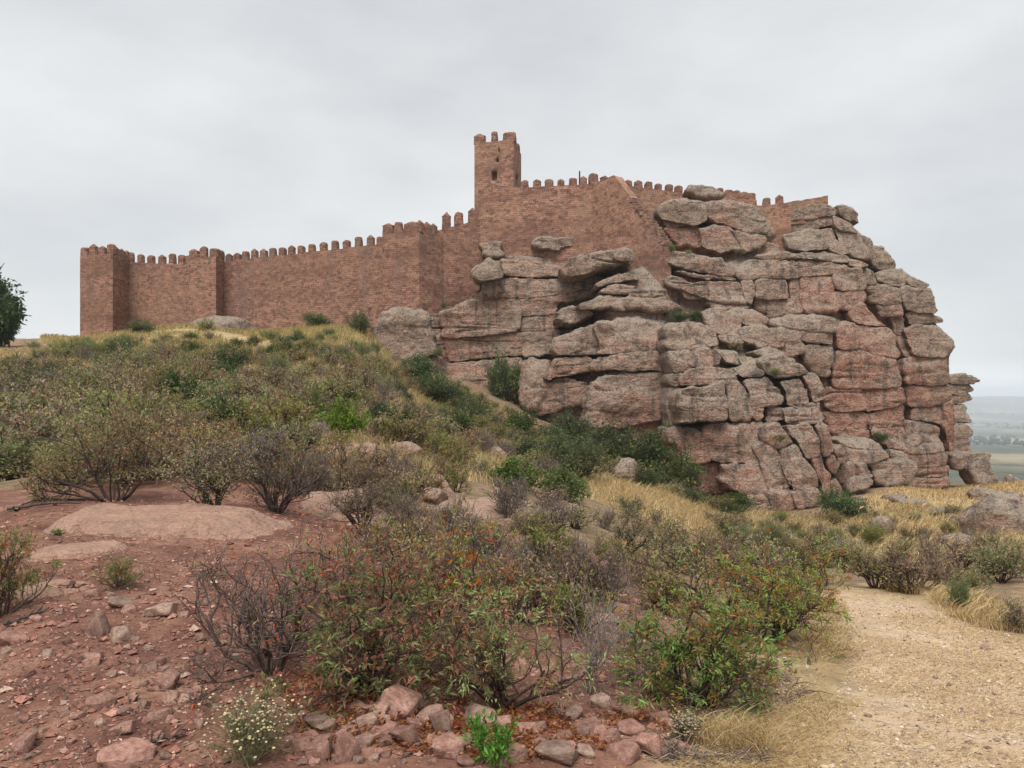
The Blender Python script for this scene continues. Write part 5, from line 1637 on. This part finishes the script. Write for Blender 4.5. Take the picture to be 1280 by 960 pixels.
STRAW = [(.43,.32,.16), (.37,.25,.115), (.50,.40,.24), (.27,.19,.10), (.27,.26,.10)]
def clumpy(poly, n, seed, near=0.0, scale=.5, thr=-.1):
    xy = scat_xy(poly, n*3, seed, near)
    nz = fbm(np.stack([xy[:, 0]*scale, xy[:, 1]*scale, 0*xy[:, 0]], 1), 3, seed)
    xy = xy[nz > thr]
    return xy[:n]
allb = []
def frayed(poly, n, seed, near, soft):
    xy = scat_xy(poly, int(n*2.2), seed, near)
    m = pdist(poly, xy[:, 0], xy[:, 1])/soft
    nz = fbm(np.stack([xy[:, 0]*1.7, xy[:, 1]*1.7, 0*xy[:, 0]], 1), 3, seed)
    return xy[m + nz*.7 > np.random.default_rng(seed).random(len(xy))][:n]
def add_b(xy, hlo, hhi, wid, wts, seed, lean=.35):
    rg = np.random.default_rng(seed)
    r = np.linalg.norm(xy, axis=1)
    allb.append(blades(xy, rg.uniform(hlo, hhi, len(xy)), STRAW, wts, seed, lean, np.maximum(wid, r*.00042)*rg.uniform(.6, 1.4, len(xy))))
RIGHT = poly_xy([(1290,0,8.5),(1420,0,5.6),(1800,0,3.4),(2600,0,2.5),(2600,0,8),(1700,0,16),(1290,0,16)])
add_b(scat_xy(RIGHT, 9000, 40, .5), .05, .3, .003, [3, 3, 2, 1, 1], 40, .5)
for i, g in enumerate(GOLD[:5]):
    add_b((clumpy(g, 26000, 23, 0, .22, -.05) if i == 3 else scat_xy(g, (14000, 14000, 7000, 26000, 12000)[i], 20+i, .1)), .15, .45 if i < 3 else .7, .004, [3, 3, 2, 1, (.3, 1, 1, 9, 4)[i]], 20+i)
add_b(clumpy(PATH, 30000, 31, .9, .7, -.05), .01, .06, .0016, [3, 2, 3, .6, .4], 31, .9)
edge_path = poly_xy([(835,955),(900,890),(960,850),(1000,800),(1030,745,9.2),(1050,740,9.6),(1070,800),(1085,860),(1060,955)])
add_b(frayed(edge_path, 26000, 36, .5, .55), .012, .06, .0015, [3, 3, 2, .8, .4], 36, .9)
add_b(frayed(edge_path, 5000, 32, .5, .9), .02, .10, .0018, [3, 3, 2, 1, .6], 32, .8)
hill = poly_xy([(0,600),(300,560),(480,590),(700,620),(860,660),(1000,690),(1270,700),(1270,640),(1060,640),(880,625),(740,570),(560,490),(420,430),(0,440)])
add_b(clumpy(hill, 80000, 33, .3, .25, -.3), .25, .75, .005, [3, 2, 3, .6, 1.8], 33)
right_e = poly_xy([(1100,745),(1190,772),(1279,808),(1279,760),(1200,742),(1100,732)])
add_b(clumpy(poly_xy([(835,955),(880,880),(960,830),(1000,800),(1000,880),(950,955)]), 2600, 37, .5, 2.5, .25), .05, .22, .0016, [3, 3, 2, 1.4, .4], 37, .7)
add_b(clumpy(right_e, 6000, 34, .3, .8, -.2), .05, .25, .003, [3, 3, 2, 1, 1], 34, .5)
V, T, Q, Cc = [], [], [], []
off = 0
for v, t, q, c in allb:
    V.append(v); T.append(t+off); Q.append(q+off); Cc.append(c); off += len(v)
g = link('dry_grass', mk_mesh('dry_grass', np.vstack(V), tris=np.vstack(T), quads=np.vstack(Q), mat=M_GRASS, cols=np.vstack(Cc), sm=False), kind='stuff')
g['label'] = 'straw coloured dry grass on the slopes, crest and track verges'
# low scrub mat on the hillside
def mat_cover():
    rg = np.random.default_rng(8)
    xy = clumpy(hill, 34000, 44, .35, .35, -.15)
    r = np.linalg.norm(xy, axis=1)
    z = ground_z(xy[:, 0], xy[:, 1])
    n = len(xy)
    P = np.stack([xy[:, 0], xy[:, 1], z + rg.random(n)**1.5*.38], 1)
    V, T, kk = leaves(P, rg.normal(0, 1, (n, 3)) + np.array((0, 0, .6)), np.maximum(.05, r*.0024)*rg.uniform(.6, 1.3, n), np.maximum(.018, r*.0011)*rg.uniform(.6, 1.3, n), rg)
    pal = np.array([OL, OB, G2, RB, TN, GY, (.10, .08, .05)])
    nz = fbm(np.stack([xy[:, 0]*.4, xy[:, 1]*.4, 0*r], 1), 2, 6) + rg.normal(0, .3, n)
    ci = np.clip(((nz+1.2)/2.4*7).astype(int), 0, 6)
    c = pal[ci]*rg.uniform(.65, 1.3, (n, 1))
    link('low_scrub', mk_mesh('low_scrub', V, tris=T, mat=M_LEAF, cols=np.repeat(c, kk, 0), sm=False), kind='stuff')['label'] = 'low mat of heath and dead stems covering the hillside'
mat_cover()
# dry leaf litter under the shrubs
def litter(poly, n, seed, size, pal, label):
    rg = np.random.default_rng(seed)
    xy = clumpy(poly, n, seed, .3, 1.3, -.15)
    n = len(xy)
    z = ground_z(xy[:, 0], xy[:, 1])
    P = np.stack([xy[:, 0], xy[:, 1], z + rg.uniform(.004, .03, n)], 1)
    D_ = rg.normal(0, 1, (n, 3)); D_[:, 2] *= .3
    V, T, kk = leaves(P, D_, size*rg.uniform(.6, 1.3, n), size*.4*rg.uniform(.6, 1.4, n), rg, fold=.3, droop=0, hero=True)
    c = np.array(pal)[rg.choice(len(pal), n)]*rg.uniform(.6, 1.3, (n, 1))
    link('leaf_litter', mk_mesh('leaf_litter', V, tris=T, mat=M_LEAF, cols=np.repeat(c, kk, 0), sm=False), kind='stuff')['label'] = label
litter(poly_xy([(340,860),(420,830),(680,840),(860,880),(870,940),(640,957),(380,930)]), 5200, 51, .030, [(.30,.14,.06), (.22,.09,.045), (.40,.22,.10), (.15,.06,.04)], 'brown fallen leaves around the stones under the cistus shrubs')
litter(poly_xy([(0,740),(330,640),(420,840),(330,955),(0,955)]), 1800, 52, .022, [(.42,.26,.18), (.28,.13,.08), (.55,.42,.33), (.14,.07,.05)], 'scattered pale and brown leaf bits on the bare soil')
litter(poly_xy([(800,955),(840,870),(960,820),(1000,860),(920,955)]), 1500, 54, .022, [(.40,.28,.15), (.30,.19,.10), (.50,.40,.25), (.16,.10,.06)], 'straw coloured leaf bits below the right cistus')
litter(poly_xy([(640,690),(840,700),(860,850),(700,850)]), 2400, 53, .03, [(.34,.20,.12), (.24,.11,.07), (.45,.33,.24), (.15,.08,.06)], 'dead leaves and twig bits on the bank')
# small dead twigs
def twig_litter(poly, n, seed, label):
    rg = np.random.default_rng(seed)
    xy = clumpy(poly, n, seed, .4, 1.0, -.05); n = len(xy)
    a = rg.uniform(0, 6.28, n); ln = rg.lognormal(-2.6, .5, n).clip(.02, .3)
    P = np.stack([xy[:, 0], xy[:, 1], ground_z(xy[:, 0], xy[:, 1]) + .006], 1)
    m = P + np.stack([np.cos(a)*ln*.5, np.sin(a)*ln*.5, rg.uniform(.0, .03, n)], 1)
    a2 = a + rg.normal(0, .4, n)
    e_ = m + np.stack([np.cos(a2)*ln*.5, np.sin(a2)*ln*.5, rg.uniform(-.02, .03, n)], 1)
    r = rg.uniform(.0012, .0035, n)
    V, Q = tubes(np.vstack([P, m]), np.vstack([m, e_]), np.concatenate([r, r*.8]), np.concatenate([r*.8, r*.4]), 4)
    c = np.array([(.10,.07,.055), (.20,.15,.12), (.32,.25,.19)])[rg.choice(3, n)]
    link('twig_litter', mk_mesh('twig_litter', V, quads=Q, mat=M_BARK, cols=np.repeat(np.vstack([c, c]), 8, 0)), kind='stuff')['label'] = label
twig_litter(left_near, 1500, 61, 'thin dead twigs lying over the red soil')
twig_litter(poly_xy([(820,955),(860,870),(960,830),(1010,860),(960,955)]), 500, 63, 'dry stalks and twigs on the track verge')
twig_litter(poly_xy([(640,690),(840,700),(900,880),(700,880)]), 900, 62, 'tangle of dead twigs on the bank')
# fallen branches
def stick(px0, py0, px1, py1, r, label, seed, bark=(.12, .085, .07)):
    a, b = hit(px0, py0), hit(px1, py1)
    rg = np.random.default_rng(seed)
    n = 12
    t = np.linspace(0, 1, n)[:, None]
    p = a + (b-a)*t + rg.normal(0, .012, (n, 3))*np.linalg.norm(b-a)
    p[:, 2] = ground_z(p[:, 0], p[:, 1]) + r*1.2 + abs(rg.normal(0, .01, n))
    P0, P1 = list(p[:-1]), list(p[1:]); R0 = list(np.linspace(r, r*.5, n-1)); R1 = list(np.linspace(r*.95, r*.45, n-1))
    for k in range(4):
        i = rg.integers(3, n-2); d = (p[i+1]-p[i])*rg.uniform(1, 2.5) + rg.normal(0, .05, 3); d[2] = abs(d[2])*.6 + .02
        P0.append(p[i]); P1.append(p[i]+d); R0.append(r*.4); R1.append(r*.15)
    V, Q = tubes(P0, P1, np.array(R0), np.array(R1), 6)
    o = link('fallen_branch', mesh_at('fallen_branch', V, p[0], quads=Q, mat=M_BARK, cols=np.tile(bark, (len(V), 1))), loc=tuple(p[0]))
    tag(o, label, 'branch')
stick(5, 785, 60, 763, .012, 'short charred branch at the left edge beside the dark ash patch', 1, (.10, .085, .08))
stick(20, 640, 105, 605, .018, 'pale dead branch lying at left behind the flat slab', 2, (.30, .22, .17))
stick(60, 743, 108, 734, .012, 'dark stick on the red soil above the squarish stone', 3)
stick(10, 640, 100, 632, .025, 'long dark fallen limb running left from the trunked shrub', 4)
stick(170, 940, 235, 920, .010, 'thin dark stick near the bottom scree', 5)
stick(245, 805, 280, 790, .008, 'thin forked twig left of the dead dark shrub', 6, (.25, .19, .15))
stick(690, 860, 760, 830, .012, 'grey stick lying under the dead grey bush', 7, (.28, .22, .18))
stick(770, 780, 800, 800, .014, 'pale dead stick leaning on the bank slabs', 8, (.34, .27, .22))

# ------------------------------------------------------------------ far woods and air
def far_woods():
    rg = np.random.default_rng(77)
    n = 5200
    r = np.exp(rg.uniform(math.log(700), math.log(6500), n)); a = np.radians(rg.uniform(22, 48, n))
    X, Y = r*np.sin(a), r*np.cos(a)
    nz = fbm(np.stack([X/420, Y/900, 0*X], 1), 3, 12)
    m = nz > -.05
    X, Y, r = X[m], Y[m], r[m]; n = len(X)
    Z = ground_z(X, Y)
    base = np.array([(math.cos(t)*q, math.sin(t)*q, z) for z, q in ((.1, .6), (.45, 1.0), (.8, .6)) for t in np.arange(6)*math.pi/3] + [(0, 0, 1.0)])
    tri = []
    for k in range(2):
        for j in range(6):
            a0, a1 = k*6+j, k*6+(j+1) % 6
            tri += [(a0, a1, a1+6), (a0, a1+6, a0+6)]
    tri += [(12+j, 12+(j+1) % 6, 18) for j in range(6)]
    tri = np.array(tri)
    s = rg.uniform(2.5, 5.5, n)*(1 + r/6000)
    V = base[None]*np.stack([s, s, s*1.3], 1)[:, None, :]*(1 + rg.normal(0, .12, (n, 19, 1)))
    V += np.stack([X, Y, Z], 1)[:, None]
    T = (tri[None] + (np.arange(n)*19)[:, None, None]).reshape(-1, 3)
    c = np.array((.045, .06, .03))*rg.uniform(.6, 1.4, (n, 1))
    link('far_woods', mk_mesh('far_woods', V.reshape(-1, 3), tris=T, mat=M_LEAF, cols=np.repeat(c, 19, 0)), kind='stuff')['label'] = 'scattered woods on the hazy plain beyond the crag'
far_woods()
bm = bmesh.new(); bmesh.ops.create_cube(bm, size=1)
me = bpy.data.meshes.new('haze'); bm.to_mesh(me); bm.free()
hm_, ht = new_mat('haze_air')
ho = ht.nodes.new('ShaderNodeOutputMaterial'); hv = ht.nodes.new('ShaderNodeVolumePrincipled')
hv.inputs['Color'].default_value = (.82, .90, 1.0, 1); hv.inputs['Density'].default_value = .00021; hv.inputs['Anisotropy'].default_value = 0.0
ht.links.new(hv.outputs[0], ho.inputs['Volume'])
me.materials.append(hm_)
hz = link('haze', me, kind='stuff', loc=(0, 0, -20)); hz.scale = (22000, 22000, 290)
hz['label'] = 'thin pale air over the plain'
